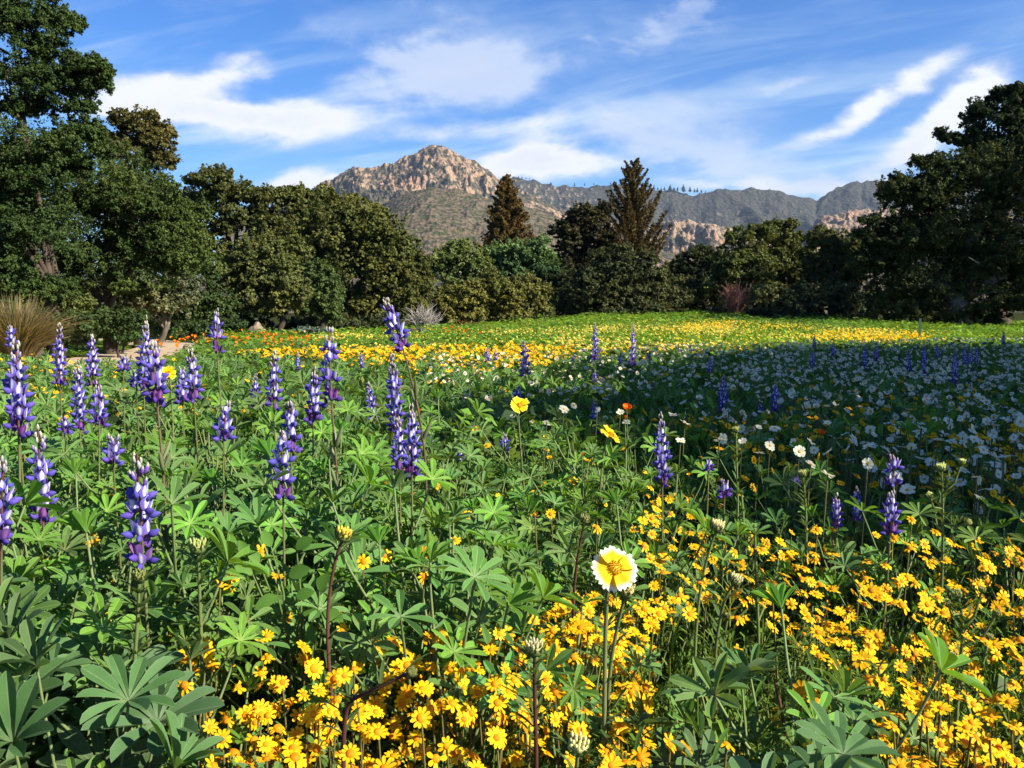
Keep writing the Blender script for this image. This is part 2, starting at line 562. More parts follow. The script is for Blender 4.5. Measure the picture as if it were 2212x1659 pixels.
ROCK = (0.36, 0.245, 0.16)
CHAP = (0.030, 0.034, 0.020)
SOIL = (0.120, 0.088, 0.062)
m_peak = mountain_material('granite peak', ROCK, CHAP, (0.10, 0.080, 0.056), 0.90, 1.10, 11.0, 5.0)
m_far = mountain_material('chaparral ridge', (0.32, 0.25, 0.19), (0.026, 0.031, 0.027), (0.068, 0.062, 0.050), 0.88, 1.12, 14.0, 7.0)
m_hill = mountain_material('scrub hill', (0.33, 0.25, 0.18), (0.036, 0.042, 0.018), (0.118, 0.086, 0.060), 1.0, 1.22, 5.0, 2.2)
m_crag = mountain_material('boulder field', (0.33, 0.235, 0.16), CHAP, (0.11, 0.085, 0.06), 0.90, 1.06, 8.0, 5.0)
mountain('far_ridge_hills', [(560, 470), (900, 440), (1040, 420), (1110, 380), (1140, 383), (1165, 389), (1200, 399), (1260, 398), (1330, 394), (1400, 404), (1480, 411),
          (1530, 414), (1580, 405), (1620, 403), (1680, 413), (1730, 421), (1765, 425), (1800, 407), (1840, 388), (1890, 383), (1950, 392), (2050, 400), (2300, 380)],
         3300, 2300, 40, m_far, 60, 260, 460, 150, 1.15,
         lambda x, y: 0.25 * sstep(1500, 1250, x) + 0.25 * np.exp(-((x - 1560) / 90) ** 2 - ((y - 455) / 30) ** 2) + 0.1, 60, 14)
mountain('granite_mountain', [(480, 470), (640, 425), (690, 398), (720, 384), (742, 369), (765, 363), (790, 357), (815, 358), (850, 350), (870, 343), (892, 335), (912, 326), (928, 319),
          (943, 316), (958, 321), (978, 334), (1008, 347), (1035, 358), (1060, 372), (1080, 388), (1110, 402), (1150, 418), (1200, 440), (1290, 475), (1400, 520), (1500, 560)],
         2400, 1500, 20, m_peak, 34, 150, 640, 340, 1.25,
         lambda x, y: 0.50 * sstep(470, 400, y) + 0.1 * np.exp(-((x - 1000) / 200) ** 2) - 0.25 * np.exp(-((x - 760) / 60) ** 2 - ((y - 435) / 30) ** 2), 26, 9, 22.0)
mountain('boulder_slope_hills', [(1080, 470), (1130, 440), (1190, 452), (1240, 470), (1300, 490), (1360, 492), (1405, 497), (1440, 479), (1475, 481), (1505, 487), (1545, 486), (1580, 492), (1610, 505), (1650, 530),
          (1700, 530), (1735, 505), (1765, 480), (1800, 462), (1840, 455), (1900, 450), (2000, 460), (2200, 470)],
         1900, 1300, 6, m_crag, 22, 70, 420, 170, 1.0,
         lambda x, y: 0.45 + 0.2 * sstep(530, 490, y), 10, 14, 17.0)
mountain('scrub_foothill', [(430, 600), (620, 560), (740, 500), (800, 462), (850, 428), (900, 409), (940, 402), (985, 405), (1040, 417), (1090, 430), (1150, 447), (1210, 468), (1270, 490), (1340, 515),
          (1440, 545), (1600, 575), (1800, 590)],
         1350, 700, 0, m_hill, 13, 85, 460, 240, 1.1,
         lambda x, y: 0.12 + 0.22 * np.exp(-((x - 960) / 70) ** 2 - ((y - 505) / 35) ** 2) + 0.3 * sstep(1150, 1290, x), 14, 4)
mountain('lower_slope_hills', [(-400, 640), (200, 600), (700, 600), (1000, 590), (1400, 600), (1800, 590), (2300, 600), (2700, 640)], 600, 200, 0, m_hill, 2, 40, 200, 60, 1.0, lambda x, y: 0.1 + 0 * x)


def haze():
    m, q = fresh('thin air')
    v = q.node('ShaderNodeVolumePrincipled')
    v.inputs['Color'].default_value = (0.62, 0.78, 1.0, 1)
    v.inputs['Density'].default_value = 0.000048
    v.inputs['Anisotropy'].default_value = 0.2
    o = q.node('ShaderNodeOutputMaterial')
    q.nt.links.new(v.outputs[0], o.inputs['Volume'])
    mb = MB()
    x, y0, y1, z0, z1 = 4800, -500, 4800, -2, 640
    Vv = [(sx_ * x, yy_, zz_) for zz_ in (z0, z1) for yy_ in (y0, y1) for sx_ in (-1, 1)]
    mb.add(Vv, [(0, 2, 3, 1), (4, 5, 7, 6), (0, 1, 5, 4), (2, 6, 7, 3), (0, 4, 6, 2), (1, 3, 7, 5)], (1, 1, 1))
    ob = mb.build('haze', m, None, False)
    ob['kind'] = 'stuff'


haze()

# ------------------------------------------------------------------ trees and shrubs
def leaf_template(fold=0.25, w=0.34):
    t = MB()
    t.add([(-.5, 0, 0), (0, -w, fold * w), (.5, 0, 0), (0, w, fold * w)], [(0, 1, 2, 3)], (1, 1, 1))
    return t


T_LEAF = leaf_template()
T_BLADE = leaf_template(0.1, 0.12)


def foliage(mb, ells, leaf, col, dens=1.0, clump=0.2, per=46, spread=0.16, T=T_LEAF, up=0.5, flat=0.75, fill=0.35, tintvar=0.28, stray=0.16):
    """leaf clumps through a set of ellipsoids: many near the surface, fewer inside, some straying outside"""
    col = np.asarray(col, float)
    for c, r in ells:
        c, r = np.asarray(c, float), np.asarray(r, float)
        rm = float(np.mean(r))
        cr = max(clump * rm, leaf * 1.6)
        area = 4 * np.pi * ((r[0] * r[1]) ** 1.6 + (r[0] * r[2]) ** 1.6 + (r[1] * r[2]) ** 1.6) ** (1 / 1.6) / 3 ** (1 / 1.6)
        n = int(max(6, dens * area / (cr * cr) * 0.55))
        n = min(n, 1500)
        d = RNG.normal(size=(n, 3)); d /= np.linalg.norm(d, axis=1, keepdims=True)
        d[:, 2] = np.where(d[:, 2] < -0.55, -d[:, 2] * 0.5, d[:, 2])
        lump = 0.72 + 0.60 * vnoise(d[:, 0] * 2.2 + c[0] * 3 + 50, d[:, 2] * 2.2 + d[:, 1] * 1.7 + c[2] * 3 + 50)
        rad = np.where(RNG.random(n) < fill, RNG.uniform(0.3, 0.8, n), RNG.uniform(0.82, 1.02, n)) * lump
        rad = np.where(RNG.random(n) < stray, rad * RNG.uniform(1.05, 1.22, n), rad)
        cc = c + d * r * rad[:, None]
        size = RNG.uniform(0.6, 1.25, n) * cr
        # holes: some directions carry hardly anything, so the dark inside shows
        hole = vnoise(d[:, 0] * 3.1 + c[1] * 2 + 20, d[:, 2] * 3.1 + d[:, 1] * 2.3 + c[0] * 2 + 90)
        k_ = np.maximum(3, (per * RNG.uniform(0.5, 1.3, n) * np.where(hole < 0.36, 0.25, 1.0)).astype(int))
        idx = np.repeat(np.arange(n), k_)
        N = len(idx)
        # every clump is a spray: leaves along a short shoot that points outwards and a little up, thinning to its tip
        ax = d * 0.75 + RNG.normal(size=(n, 3)) * 0.55 + np.array([0, 0, 0.22])
        ax /= np.linalg.norm(ax, axis=1, keepdims=True)
        t = RNG.random(N) ** 1.25
        ln = size * RNG.uniform(0.9, 2.1, n)
        taper = (1.05 - 0.8 * t)[:, None]
        off = RNG.normal(size=(N, 3)) * np.array([1, 1, flat]) * size[idx, None] * 0.42 * taper + ax[idx] * ((t - 0.3) * ln[idx])[:, None]
        pos = cc[idx] + off
        out = d[idx]
        nrm = RNG.normal(size=(N, 3)) * 0.62 + out * 0.5 + np.array([0, 0, up]) + off / size[idx, None] * 0.3
        big = 1 + 0.30 * (vnoise(cc[:, 0] * 1.1 + 7, cc[:, 2] * 1.3 + cc[:, 1] * 0.7 + 13) - 0.5)[:, None] * np.array([[1.6, 1.2, 0.6]])
        ct = big * (1 + tintvar * (RNG.random((n, 1)) - 0.5) * np.array([[1.6, 1.0, 0.8]]) + tintvar * (RNG.random((n, 1)) - 0.5))
        lt = 1 + 0.45 * (RNG.random((N, 1)) - 0.5)
        mb.stamp(T, pos, basis(nrm, RNG.uniform(0, 6.28, N)), leaf * RNG.uniform(0.65, 1.35, N), ct[idx] * lt * col)


def ell(lobes, d, deep=0.85):
    """measured outlines (x, y, rx, ry[, nearer or farther]) as ellipsoids at their own distance"""
    out = []
    for L in lobes:
        dd = d + (L[4] if len(L) > 4 else 0)
        c = P(L[0], L[1], dd)
        rx, ry = L[2] * dd / FPX, L[3] * dd / FPX
        out.append((c, (rx, deep * (rx + ry) / 2, ry)))
    return out


BARK = (0.055, 0.043, 0.033)


def bumpy(ells, n=5):
    """smaller masses budding from each mass, so that no crown ends in a smooth curve"""
    out = [(c, np.asarray(r) * 0.90) for c, r in ells]
    for c, r in ells:
        for _ in range(n):
            d = RNG.normal(size=3); d /= np.linalg.norm(d); d[2] = d[2] * 0.8 + 0.15
            out.append((np.asarray(c) + d * np.asarray(r) * RNG.uniform(0.72, 1.0), np.asarray(r) * RNG.uniform(0.22, 0.42)))
    return out


def limbs(mb, base, ells, r0, col=BARK, lean=0.0, n=7, twigs=0):
    """a trunk that forks into limbs reaching the crown's masses"""
    base = np.asarray(base, float)
    cs = [np.asarray(e[0]) for e in ells]
    mean = np.mean(cs, 0)
    h = max(mean[2] - base[2], 0.3)
    fork = base + np.array([lean * h + 0.25 * (mean[0] - base[0]), 0.25 * (mean[1] - base[1]), 0.42 * h])
    t = np.linspace(0, 1, 6)[:, None]
    wob = np.cumsum(RNG.normal(size=(6, 3)) * 0.02 * h, 0) * np.array([1, 1, 0]); wob[0] = 0
    trunk = base * (1 - t) + fork * t + wob
    rr = np.linspace(1.25, 0.8, 6) * r0; rr[0] *= 1.25
    trunk[0, 2] -= 0.15
    tube(mb, trunk, rr, np.asarray(col), 9)
    order = sorted(range(len(ells)), key=lambda i: -np.prod(ells[i][1]))[:n]
    for i in order:
        c, r = cs[i], np.asarray(ells[i][1])
        s0 = trunk[-1 - RNG.integers(0, 2)]
        end = c + RNG.normal(size=3) * r * 0.25
        t = np.linspace(0, 1, 7)[:, None]
        mid = (s0 + end) / 2 + np.array([0, 0, 0.12 * np.linalg.norm(end - s0)]) + RNG.normal(size=3) * 0.06 * np.linalg.norm(end - s0)
        pts = (1 - t) ** 2 * s0 + 2 * t * (1 - t) * mid + t ** 2 * end
        tube(mb, pts, np.linspace(0.55, 0.12, 7) * r0, np.asarray(col) * RNG.uniform(0.8, 1.4), 6)
        for _ in range(5):
            a = pts[RNG.integers(3, 7)]
            v = RNG.normal(size=3); v /= np.linalg.norm(v); v[2] = abs(v[2]) * 0.6
            e2 = a + v * r * RNG.uniform(0.6, 1.0)
            m2 = (a + e2) / 2 + RNG.normal(size=3) * 0.12 * np.linalg.norm(e2 - a)
            tube(mb, [a, m2, e2], [0.16 * r0, 0.09 * r0, 0.03 * r0], np.asarray(col) * RNG.uniform(0.8, 1.7), 4)


def tree(name, label, cat, lobes, d, leaf, col, base_x=None, r0=0.16, group=None, deep=0.85, world=False, bark=BARK, lean=0.0, **kw):
    ells = lobes if world else ell(lobes, d, deep)
    if base_x is None:
        m = np.mean([e[0] for e in ells], 0)
        bx, by = m[0], m[1]
    else:
        bx, by = P(base_x, 700, d)[0], d
    bz = float(ground_z(bx, by))
    root = bpy.data.objects.new(name, None)
    COL.objects.link(root)
    root.location = (bx, by, bz)
    tag(root, label, cat, group)
    off = np.array([bx, by, bz])
    loc = [(np.asarray(c) - off, r) for c, r in ells]
    if r0:
        tb = MB(); limbs(tb, (0, 0, 0), loc, r0, bark, lean); tb.build('trunk', M_BARK, root)
    kw = dict(kw); kw['per'] = int(kw.get('per', 46) * 1.5)
    cb = MB(); foliage(cb, loc if world else bumpy(loc), leaf * 0.82, np.asarray(col) * 1.45, **kw); cb.build('crown', M_CROWN, root)
    return root


OAK = (0.054, 0.074, 0.019)
OLIVE = (0.078, 0.090, 0.022)
DARK = (0.030, 0.046, 0.016)
LIGHT = (0.098, 0.112, 0.030)
GREY = (0.105, 0.118, 0.062)

RNG = np.random.default_rng(11)
# left side
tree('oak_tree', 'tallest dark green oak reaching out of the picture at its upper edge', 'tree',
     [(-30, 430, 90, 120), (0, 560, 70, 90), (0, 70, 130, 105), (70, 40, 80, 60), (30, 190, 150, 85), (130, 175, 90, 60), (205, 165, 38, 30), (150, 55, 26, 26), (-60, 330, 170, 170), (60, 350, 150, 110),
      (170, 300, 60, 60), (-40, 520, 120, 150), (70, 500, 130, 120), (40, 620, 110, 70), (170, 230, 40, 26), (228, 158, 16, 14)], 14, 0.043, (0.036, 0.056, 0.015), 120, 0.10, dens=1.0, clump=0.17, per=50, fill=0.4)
tree('oak_tree', 'brown-tinged oak top leaning out beyond the tallest oak', 'tree',
     [(300, 270, 50, 42), (335, 300, 44, 40), (345, 350, 34, 34), (270, 330, 60, 60), (300, 420, 80, 70), (290, 520, 80, 110), (262, 262, 24, 22)], 21, 0.075, (0.088, 0.084, 0.026), 300, 0.10, clump=0.2)
tree('oak_tree', 'broad mid green oak with a rounded dense crown below the brown-tinged top', 'tree',
     [(220, 400, 120, 105), (310, 450, 90, 90), (330, 530, 90, 80), (390, 500, 55, 70), (200, 520, 110, 100), (260, 590, 110, 70), (400, 560, 60, 70), (120, 440, 90, 110), (110, 590, 80, 70)], 17, 0.048, (0.048, 0.070, 0.018), 245, 0.11, dens=1.1, clump=0.16, lean=-0.1)
tree('oak_tree', 'grey-green oak with pale bare limbs low behind the sandy path', 'tree',
     [(330, 610, 70, 48), (290, 650, 50, 40), (385, 625, 46, 46), (350, 660, 60, 34), (265, 610, 46, 46)], 19.5, 0.07, GREY, 340, 0.06, clump=0.22, dens=0.8, bark=(0.12, 0.10, 0.08), lean=0.2)
tree('oak_tree', 'yellow-green low oak branch mass at the edge under the tallest oak', 'tree',
     [(20, 640, 80, 50), (90, 650, 60, 36), (150, 660, 50, 30), (-60, 620, 70, 70)], 15, 0.06, (0.062, 0.078, 0.022), 70, 0.16, clump=0.2, dens=0.8)
tree('oak_tree', 'ragged oak on the skyline with sky holes through its crown', 'tree',
     [(455, 398, 50, 30), (470, 376, 24, 18), (505, 430, 60, 40), (420, 440, 50, 50), (600, 440, 56, 40), (560, 425, 40, 24), (520, 485, 60, 40), (430, 520, 60, 60), (590, 500, 60, 50)], 35, 0.125, (0.070, 0.080, 0.023), 500, 0.26, clump=0.21, dens=0.8)
tree('oak_tree', 'olive oak standing between the ragged skyline oak and the great dome', 'tree',
     [(650, 430, 34, 26), (690, 450, 50, 36), (660, 480, 70, 50), (620, 520, 60, 60), (700, 425, 26, 18)], 37, 0.13, (0.064, 0.072, 0.021), 660, 0.25, clump=0.2)
tree('oak_tree', 'great brown-olive oak dome sloping down towards the middle of the meadow', 'tree',
     [(740, 480, 90, 60), (800, 520, 80, 70), (850, 570, 70, 75), (770, 590, 110, 90), (880, 630, 52, 72), (690, 545, 90, 80), (900, 600, 34, 45), (820, 660, 90, 50)], 33, 0.115, (0.072, 0.078, 0.021), 700, 0.3, dens=1.15, clump=0.15)
tree('oak_tree', 'small olive-green oak with a slim straight trunk before the dark dome', 'tree',
     [(560, 550, 60, 52), (610, 570, 48, 56), (555, 610, 66, 56), (615, 630, 50, 46), (500, 600, 34, 60), (580, 660, 60, 26)], 27, 0.09, (0.100, 0.110, 0.032), 605, 0.085, clump=0.17, dens=1.1)
tree('oak_tree', 'bright green young oak beside the small oak with the slim trunk', 'tree',
     [(690, 600, 38, 40), (705, 640, 34, 44), (670, 655, 34, 40), (715, 675, 26, 30)], 29, 0.09, (0.066, 0.102, 0.030), 690, 0.08, clump=0.2)
tree('oak_tree', 'dark green bushy oak filling the gap behind the grey-green oak', 'tree',
     [(420, 600, 50, 60), (440, 660, 50, 45), (400, 690, 40, 25), (480, 670, 34, 40)], 25, 0.085, (0.044, 0.074, 0.022), 430, 0.12, clump=0.2)
RNG = np.random.default_rng(12)
tree('oak_tree', 'dark oak beyond the tallest oak on the path side of the garden', 'tree',
     [(np.array([-14.5, 20.0, 4.2]), (2.6, 2.6, 2.4)), (np.array([-13.2, 18.0, 2.4]), (1.9, 1.9, 1.8)), (np.array([-17.5, 22.0, 3.4]), (2.8, 2.8, 2.8))], 0, 0.09, OAK, None, 0.16, world=True, dens=0.8, clump=0.17, per=40, fill=0.5)
# middle
tree('sycamore_tree', 'pale green sycamore rising at the foot of the scrub hill', 'tree',
     [(985, 550, 32, 34), (1015, 575, 44, 40), (960, 590, 30, 40), (1000, 620, 56, 50), (1045, 610, 34, 44), (990, 530, 22, 18)], 42, 0.14, (0.100, 0.120, 0.034), 1000, 0.16, clump=0.2, dens=0.85, bark=(0.25, 0.22, 0.18))
tree('sycamore_tree', 'fresh green sycamore spreading in front of the brown redwood', 'tree',
     [(1090, 555, 56, 36), (1140, 548, 46, 34), (1170, 575, 36, 36), (1115, 590, 60, 34)], 46, 0.15, (0.072, 0.110, 0.036), 1120, 0.18, clump=0.2, bark=(0.25, 0.22, 0.18))
tree('bay_tree', 'dark green tree under the shaded redwood with glossy clumps', 'tree',
     [(1180, 600, 40, 44), (1210, 640, 40, 50), (1170, 640, 30, 40)], 45, 0.14, (0.036, 0.066, 0.022), 1185, 0.15)
for i, (lob, bx, lab, cl) in enumerate((
        ([(1005, 640, 42, 40), (985, 680, 44, 34), (960, 665, 28, 40), (1020, 690, 30, 24)], 1000, 'yellow-olive round bush beside the foot of the great oak dome', (0.105, 0.100, 0.026)),
        ([(1085, 630, 44, 42), (1060, 675, 42, 36), (1100, 690, 40, 26)], 1080, 'yellow-olive lobed bush in the middle of the tree line', (0.094, 0.096, 0.024)),
        ([(1140, 625, 34, 36), (1165, 650, 26, 34), (1130, 665, 40, 34)], 1140, 'tall olive bush standing close to the dark redwood', (0.098, 0.100, 0.028)),
        ([(1150, 690, 40, 26), (1180, 695, 20, 18)], 1155, 'low fresh green bush at the meadow edge before the tall olive bush', (0.078, 0.105, 0.034)))):
    tree('evergreen_bush', lab, 'bush', lob, 34 + 0.5 * i, 0.105, cl, bx, 0.07, clump=0.2, dens=1.0)
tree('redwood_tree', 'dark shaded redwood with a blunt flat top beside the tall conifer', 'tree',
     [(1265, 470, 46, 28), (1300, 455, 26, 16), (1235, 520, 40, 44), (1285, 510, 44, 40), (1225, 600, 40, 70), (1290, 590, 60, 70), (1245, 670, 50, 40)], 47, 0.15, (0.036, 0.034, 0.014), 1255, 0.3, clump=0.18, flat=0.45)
tree('oak_tree', 'wide grey-olive oak dome in front of the two conifers', 'tree',
     [(1340, 575, 70, 42), (1300, 620, 80, 54), (1390, 610, 60, 54), (1340, 660, 110, 46), (1430, 650, 50, 44), (1250, 660, 40, 44)], 38, 0.125, (0.048, 0.056, 0.022), 1345, 0.26, clump=0.15, dens=1.15)
tree('oak_tree', 'little oak with a thin pale trunk at the far meadow edge', 'tree',
     [(1478, 618, 30, 24), (1492, 645, 22, 22), (1465, 650, 22, 26)], 43, 0.13, (0.078, 0.078, 0.026), 1490, 0.085, bark=(0.2, 0.17, 0.13))
RNG = np.random.default_rng(13)
# right
tree('cypress_tree', 'low dark cypress between the wide oak dome and the clumped pines', 'tree',
     [(1510, 555, 40, 26), (1540, 570, 40, 40), (1500, 600, 50, 44), (1540, 640, 60, 50), (1480, 660, 36, 36)], 44, 0.14, (0.034, 0.044, 0.017), 1520, 0.2, clump=0.22)
tree('pine_tree', 'dark pine with sunlit yellow-green tufts left of the tallest pine top', 'tree',
     [(1600, 520, 36, 30), (1585, 560, 50, 40), (1630, 570, 50, 44), (1560, 610, 40, 50), (1620, 640, 60, 50), (1650, 505, 26, 22)], 40, 0.13, (0.074, 0.090, 0.024), 1600, 0.2, clump=0.27, dens=0.8, fill=0.25, stray=0.2)
tree('pine_tree', 'highest pine of the middle grove with a pointed tufted top', 'tree',
     [(1690, 488, 28, 20), (1680, 520, 50, 34), (1730, 545, 50, 40), (1690, 570, 60, 44), (1740, 600, 50, 50), (1690, 640, 60, 40)], 41, 0.13, (0.080, 0.094, 0.026), 1695, 0.22, clump=0.27, dens=0.8, fill=0.25, stray=0.2)
tree('pine_tree', 'dark tufted pine beside the great shaded oak', 'tree',
     [(1780, 520, 40, 26), (1820, 530, 40, 34), (1790, 570, 56, 44), (1840, 590, 46, 56), (1780, 630, 60, 50)], 38, 0.125, (0.060, 0.070, 0.022), 1805, 0.22, clump=0.26, dens=0.85, fill=0.3, stray=0.2)
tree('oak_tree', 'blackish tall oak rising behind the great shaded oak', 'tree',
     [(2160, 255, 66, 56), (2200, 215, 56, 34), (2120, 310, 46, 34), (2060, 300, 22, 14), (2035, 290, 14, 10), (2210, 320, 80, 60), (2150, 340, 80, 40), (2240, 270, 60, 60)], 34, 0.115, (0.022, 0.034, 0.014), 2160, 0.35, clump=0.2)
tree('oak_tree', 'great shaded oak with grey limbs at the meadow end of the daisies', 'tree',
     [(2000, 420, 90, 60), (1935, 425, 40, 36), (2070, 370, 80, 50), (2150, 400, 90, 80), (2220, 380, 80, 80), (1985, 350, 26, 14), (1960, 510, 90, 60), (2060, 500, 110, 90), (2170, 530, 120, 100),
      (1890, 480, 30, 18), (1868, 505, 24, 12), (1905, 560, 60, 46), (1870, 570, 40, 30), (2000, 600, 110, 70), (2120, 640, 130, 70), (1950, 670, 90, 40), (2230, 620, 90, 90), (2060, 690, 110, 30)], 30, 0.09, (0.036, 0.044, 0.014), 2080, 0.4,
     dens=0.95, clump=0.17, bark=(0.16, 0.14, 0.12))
for lob, d, lab, cl in (([(100, 715, 60, 34), (60, 700, 60, 40), (160, 708, 44, 32)], 13.4, 'shaded green understory bush behind the tan bunchgrass', (0.040, 0.060, 0.020)),
                        ([(225, 700, 50, 30), (280, 695, 44, 30)], 15.8, 'dark leafy bush at the foot of the broad oak', (0.036, 0.060, 0.020)),
                        ([(430, 712, 44, 22), (490, 708, 40, 20)], 23, 'dark low bush behind the poppies', (0.034, 0.050, 0.018)),
                        ([(660, 704, 60, 22), (760, 708, 70, 20), (850, 704, 60, 20)], 30, 'dark undergrowth bush along the foot of the great oak dome', (0.036, 0.044, 0.017)),
                        ([(1660, 640, 46, 28), (1690, 665, 50, 26), (1640, 670, 34, 24)], 36, 'pale green spreading bush behind the pink twiggy shrub', (0.088, 0.104, 0.042)),
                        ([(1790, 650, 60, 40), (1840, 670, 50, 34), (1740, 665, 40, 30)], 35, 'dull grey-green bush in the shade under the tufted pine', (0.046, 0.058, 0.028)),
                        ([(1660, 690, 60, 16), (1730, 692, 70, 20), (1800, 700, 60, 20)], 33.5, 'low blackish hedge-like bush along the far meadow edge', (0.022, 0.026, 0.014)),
                        ([(1550, 685, 34, 14), (1590, 688, 26, 10)], 38, 'low rusty brown bush beside the pink twiggy shrub', (0.100, 0.066, 0.036)),
                        ([(1270, 690, 16, 12), (1320, 694, 22, 9)], 37, 'small bright green shrub at the foot of the wide oak dome', (0.088, 0.116, 0.030)),
                        ([(1400, 692, 40, 8), (1440, 690, 30, 8)], 40, 'low silvery green shrub strip before the little thin-trunked oak', (0.110, 0.120, 0.085)),
                        ([(985, 712, 30, 10), (1010, 708, 16, 10)], 30, 'low golden-orange shrub at the foot of the yellow-olive bush', (0.150, 0.095, 0.025)),
                        ([(905, 722, 20, 7)], 22, 'low grey dome of sage beside the bare silver shrub', (0.13, 0.145, 0.12)),
                        ([(670, 722, 38, 12), (640, 726, 24, 9)], 22, 'blue-grey sage mound beside the flat boulder', (0.105, 0.140, 0.110)),
                        ([(590, 740, 40, 7), (560, 742, 24, 6)], 19, 'low soft green mound among the orange poppies', (0.090, 0.120, 0.050)),
                        ([(240, 716, 40, 26), (285, 728, 30, 20)], 17, 'leafy green bush between the sandy path and the oaks', (0.048, 0.082, 0.024)),
                        ([(160, 730, 50, 22), (110, 740, 40, 18)], 16, 'grey-green sage bush behind the tan bunchgrass', (0.082, 0.098, 0.056)),
                        ([(330, 715, 30, 18), (360, 722, 26, 12)], 20, 'small mid green bush at the bend of the sandy path', (0.056, 0.086, 0.028))):
    tree('shrub', lab, 'shrub', lob, d, 0.0032 * d + 0.008, cl, None, 0.02, clump=0.24, per=40, dens=1.0)
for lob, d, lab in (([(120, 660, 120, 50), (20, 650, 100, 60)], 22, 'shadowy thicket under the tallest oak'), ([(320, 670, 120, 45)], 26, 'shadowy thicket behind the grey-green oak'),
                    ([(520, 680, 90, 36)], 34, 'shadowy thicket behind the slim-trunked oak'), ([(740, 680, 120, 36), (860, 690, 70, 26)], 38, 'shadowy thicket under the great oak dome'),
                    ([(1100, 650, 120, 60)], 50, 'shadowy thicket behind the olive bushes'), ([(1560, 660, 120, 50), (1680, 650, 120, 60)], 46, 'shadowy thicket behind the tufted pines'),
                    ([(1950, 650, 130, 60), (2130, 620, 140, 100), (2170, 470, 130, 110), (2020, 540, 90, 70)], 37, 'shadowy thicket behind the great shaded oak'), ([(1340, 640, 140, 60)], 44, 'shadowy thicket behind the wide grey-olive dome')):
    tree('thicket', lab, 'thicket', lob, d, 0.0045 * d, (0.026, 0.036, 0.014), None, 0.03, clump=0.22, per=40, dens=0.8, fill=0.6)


def conifer(label, ax, ay, d, base_y, half_w, col, droop, leaf, n=150, r0=0.22, upturn=0.35, thin=1.0, fat=0.16):
    """a straight trunk with whorls of long arms, each arm clothed in upstanding sprays"""
    top, b = P(ax, ay, d), P(ax, base_y, d)
    gz = float(ground_z(top[0], d))
    root = bpy.data.objects.new('redwood_tree', None); COL.objects.link(root)
    root.location = (top[0], d, gz)
    tag(root, label, 'tree')
    H, hb = top[2] - gz, b[2] - gz
    W = half_w * d / FPX
    tb, cb = MB(), MB()
    zz = np.linspace(-0.1, H, 12)
    tube(tb, np.stack([0 * zz, 0 * zz, zz], 1), np.linspace(r0, 0.015, 12), (0.075, 0.055, 0.042), 8)
    for i in range(n):
        u = (i + RNG.random()) / n
        z = H - (H - hb * 0.75) * u ** 0.8
        ln = W * (0.10 + 0.98 * ((H - z) / (H - hb)) ** 0.85) * RNG.uniform(0.6, 1.12)
        az = i * 2.4 + RNG.normal() * 0.3
        dr = np.array([math.cos(az), math.sin(az), 0])
        s = np.linspace(0, 1, 9)
        lift = (-droop * s + (droop + upturn) * s ** 2.2) * ln
        pts = np.array([0, 0, z]) + dr * (s * ln)[:, None] + np.array([0, 0, 1.0]) * lift[:, None]
        tube(tb, pts, np.linspace(0.03, 0.006, 9) * (0.5 + ln / W), (0.07, 0.05, 0.036), 4)
        m = int(140 * thin * (0.35 + ln / W))
        q = RNG.uniform(0.12, 1.03, m)
        pos = np.stack([np.interp(q, s, pts[:, k_]) for k_ in range(3)], 1)
        wdt = (fat * ln * (1.15 - q) + 0.05 * W * fat / 0.16)
        pos = pos + RNG.normal(size=(m, 3)) * np.stack([wdt * 0.5, wdt * 0.5, wdt * 0.32], 1) + np.array([0, 0, 0.04 * W])
        nrm = RNG.normal(size=(m, 3)) * 0.7 + np.array([0, 0, 0.7]) - dr * 0.2
        ct = (1 + 0.35 * (RNG.random() - 0.5)) * (1 + 0.4 * (RNG.random((m, 1)) - 0.5)) * np.asarray(col)
        cb.stamp(T_LEAF, pos, basis(nrm, RNG.uniform(0, 6.28, m)), leaf * RNG.uniform(0.6, 1.3, m), ct)
    tb.build('trunk', M_BARK, root)
    cb.build('crown', M_CROWN, root)


conifer('soft brown-olive redwood standing before the granite peak', 1094, 383, 58, 570, 66, (0.115, 0.080, 0.028), 0.25, 0.16, 230, 0.3, 0.25, 1.3)
conifer('tall rust-brown conifer with upswept arms and a ragged pointed top', 1369, 350, 48, 570, 84, (0.082, 0.062, 0.022), 0.08, 0.12, 110, 0.24, 0.85, 1.9, 0.095)

# bare twiggy shrubs
def twig_shrub(name, label, x, y, d, h, w, col, n=40, cat='shrub'):
    c = P(x, y, d); z = float(ground_z(c[0], d))
    root = bpy.data.objects.new(name, None); COL.objects.link(root)
    root.location = (c[0], d, z)
    tag(root, label, cat)
    st_, tw = MB(), MB()
    for i in range(n):
        a, t = RNG.uniform(0, 6.28), RNG.uniform(0.1, 1.0)
        v = np.array([math.cos(a) * t * w, math.sin(a) * t * w, h * RNG.uniform(0.55, 1.0)])
        m = v * 0.5 + RNG.normal(size=3) * 0.06 * h
        tube(st_, [(0, 0, -0.05), m, v], [0.016, 0.011, 0.005], np.asarray(col) * RNG.uniform(0.7, 1.2), 4)
        for _ in range(9):
            s = m + (v - m) * RNG.uniform(0, 1)
            e = s + (v / np.linalg.norm(v) + RNG.normal(size=3) * 0.6) * h * RNG.uniform(0.12, 0.3)
            tube(tw, [s, (s + e) / 2 + RNG.normal(size=3) * 0.02, e], [0.008, 0.006, 0.003], np.asarray(col) * RNG.uniform(0.8, 1.3), 3)
    st_.build('branches', M_BARK, root)
    tw.build('twigs', M_BARK, root)


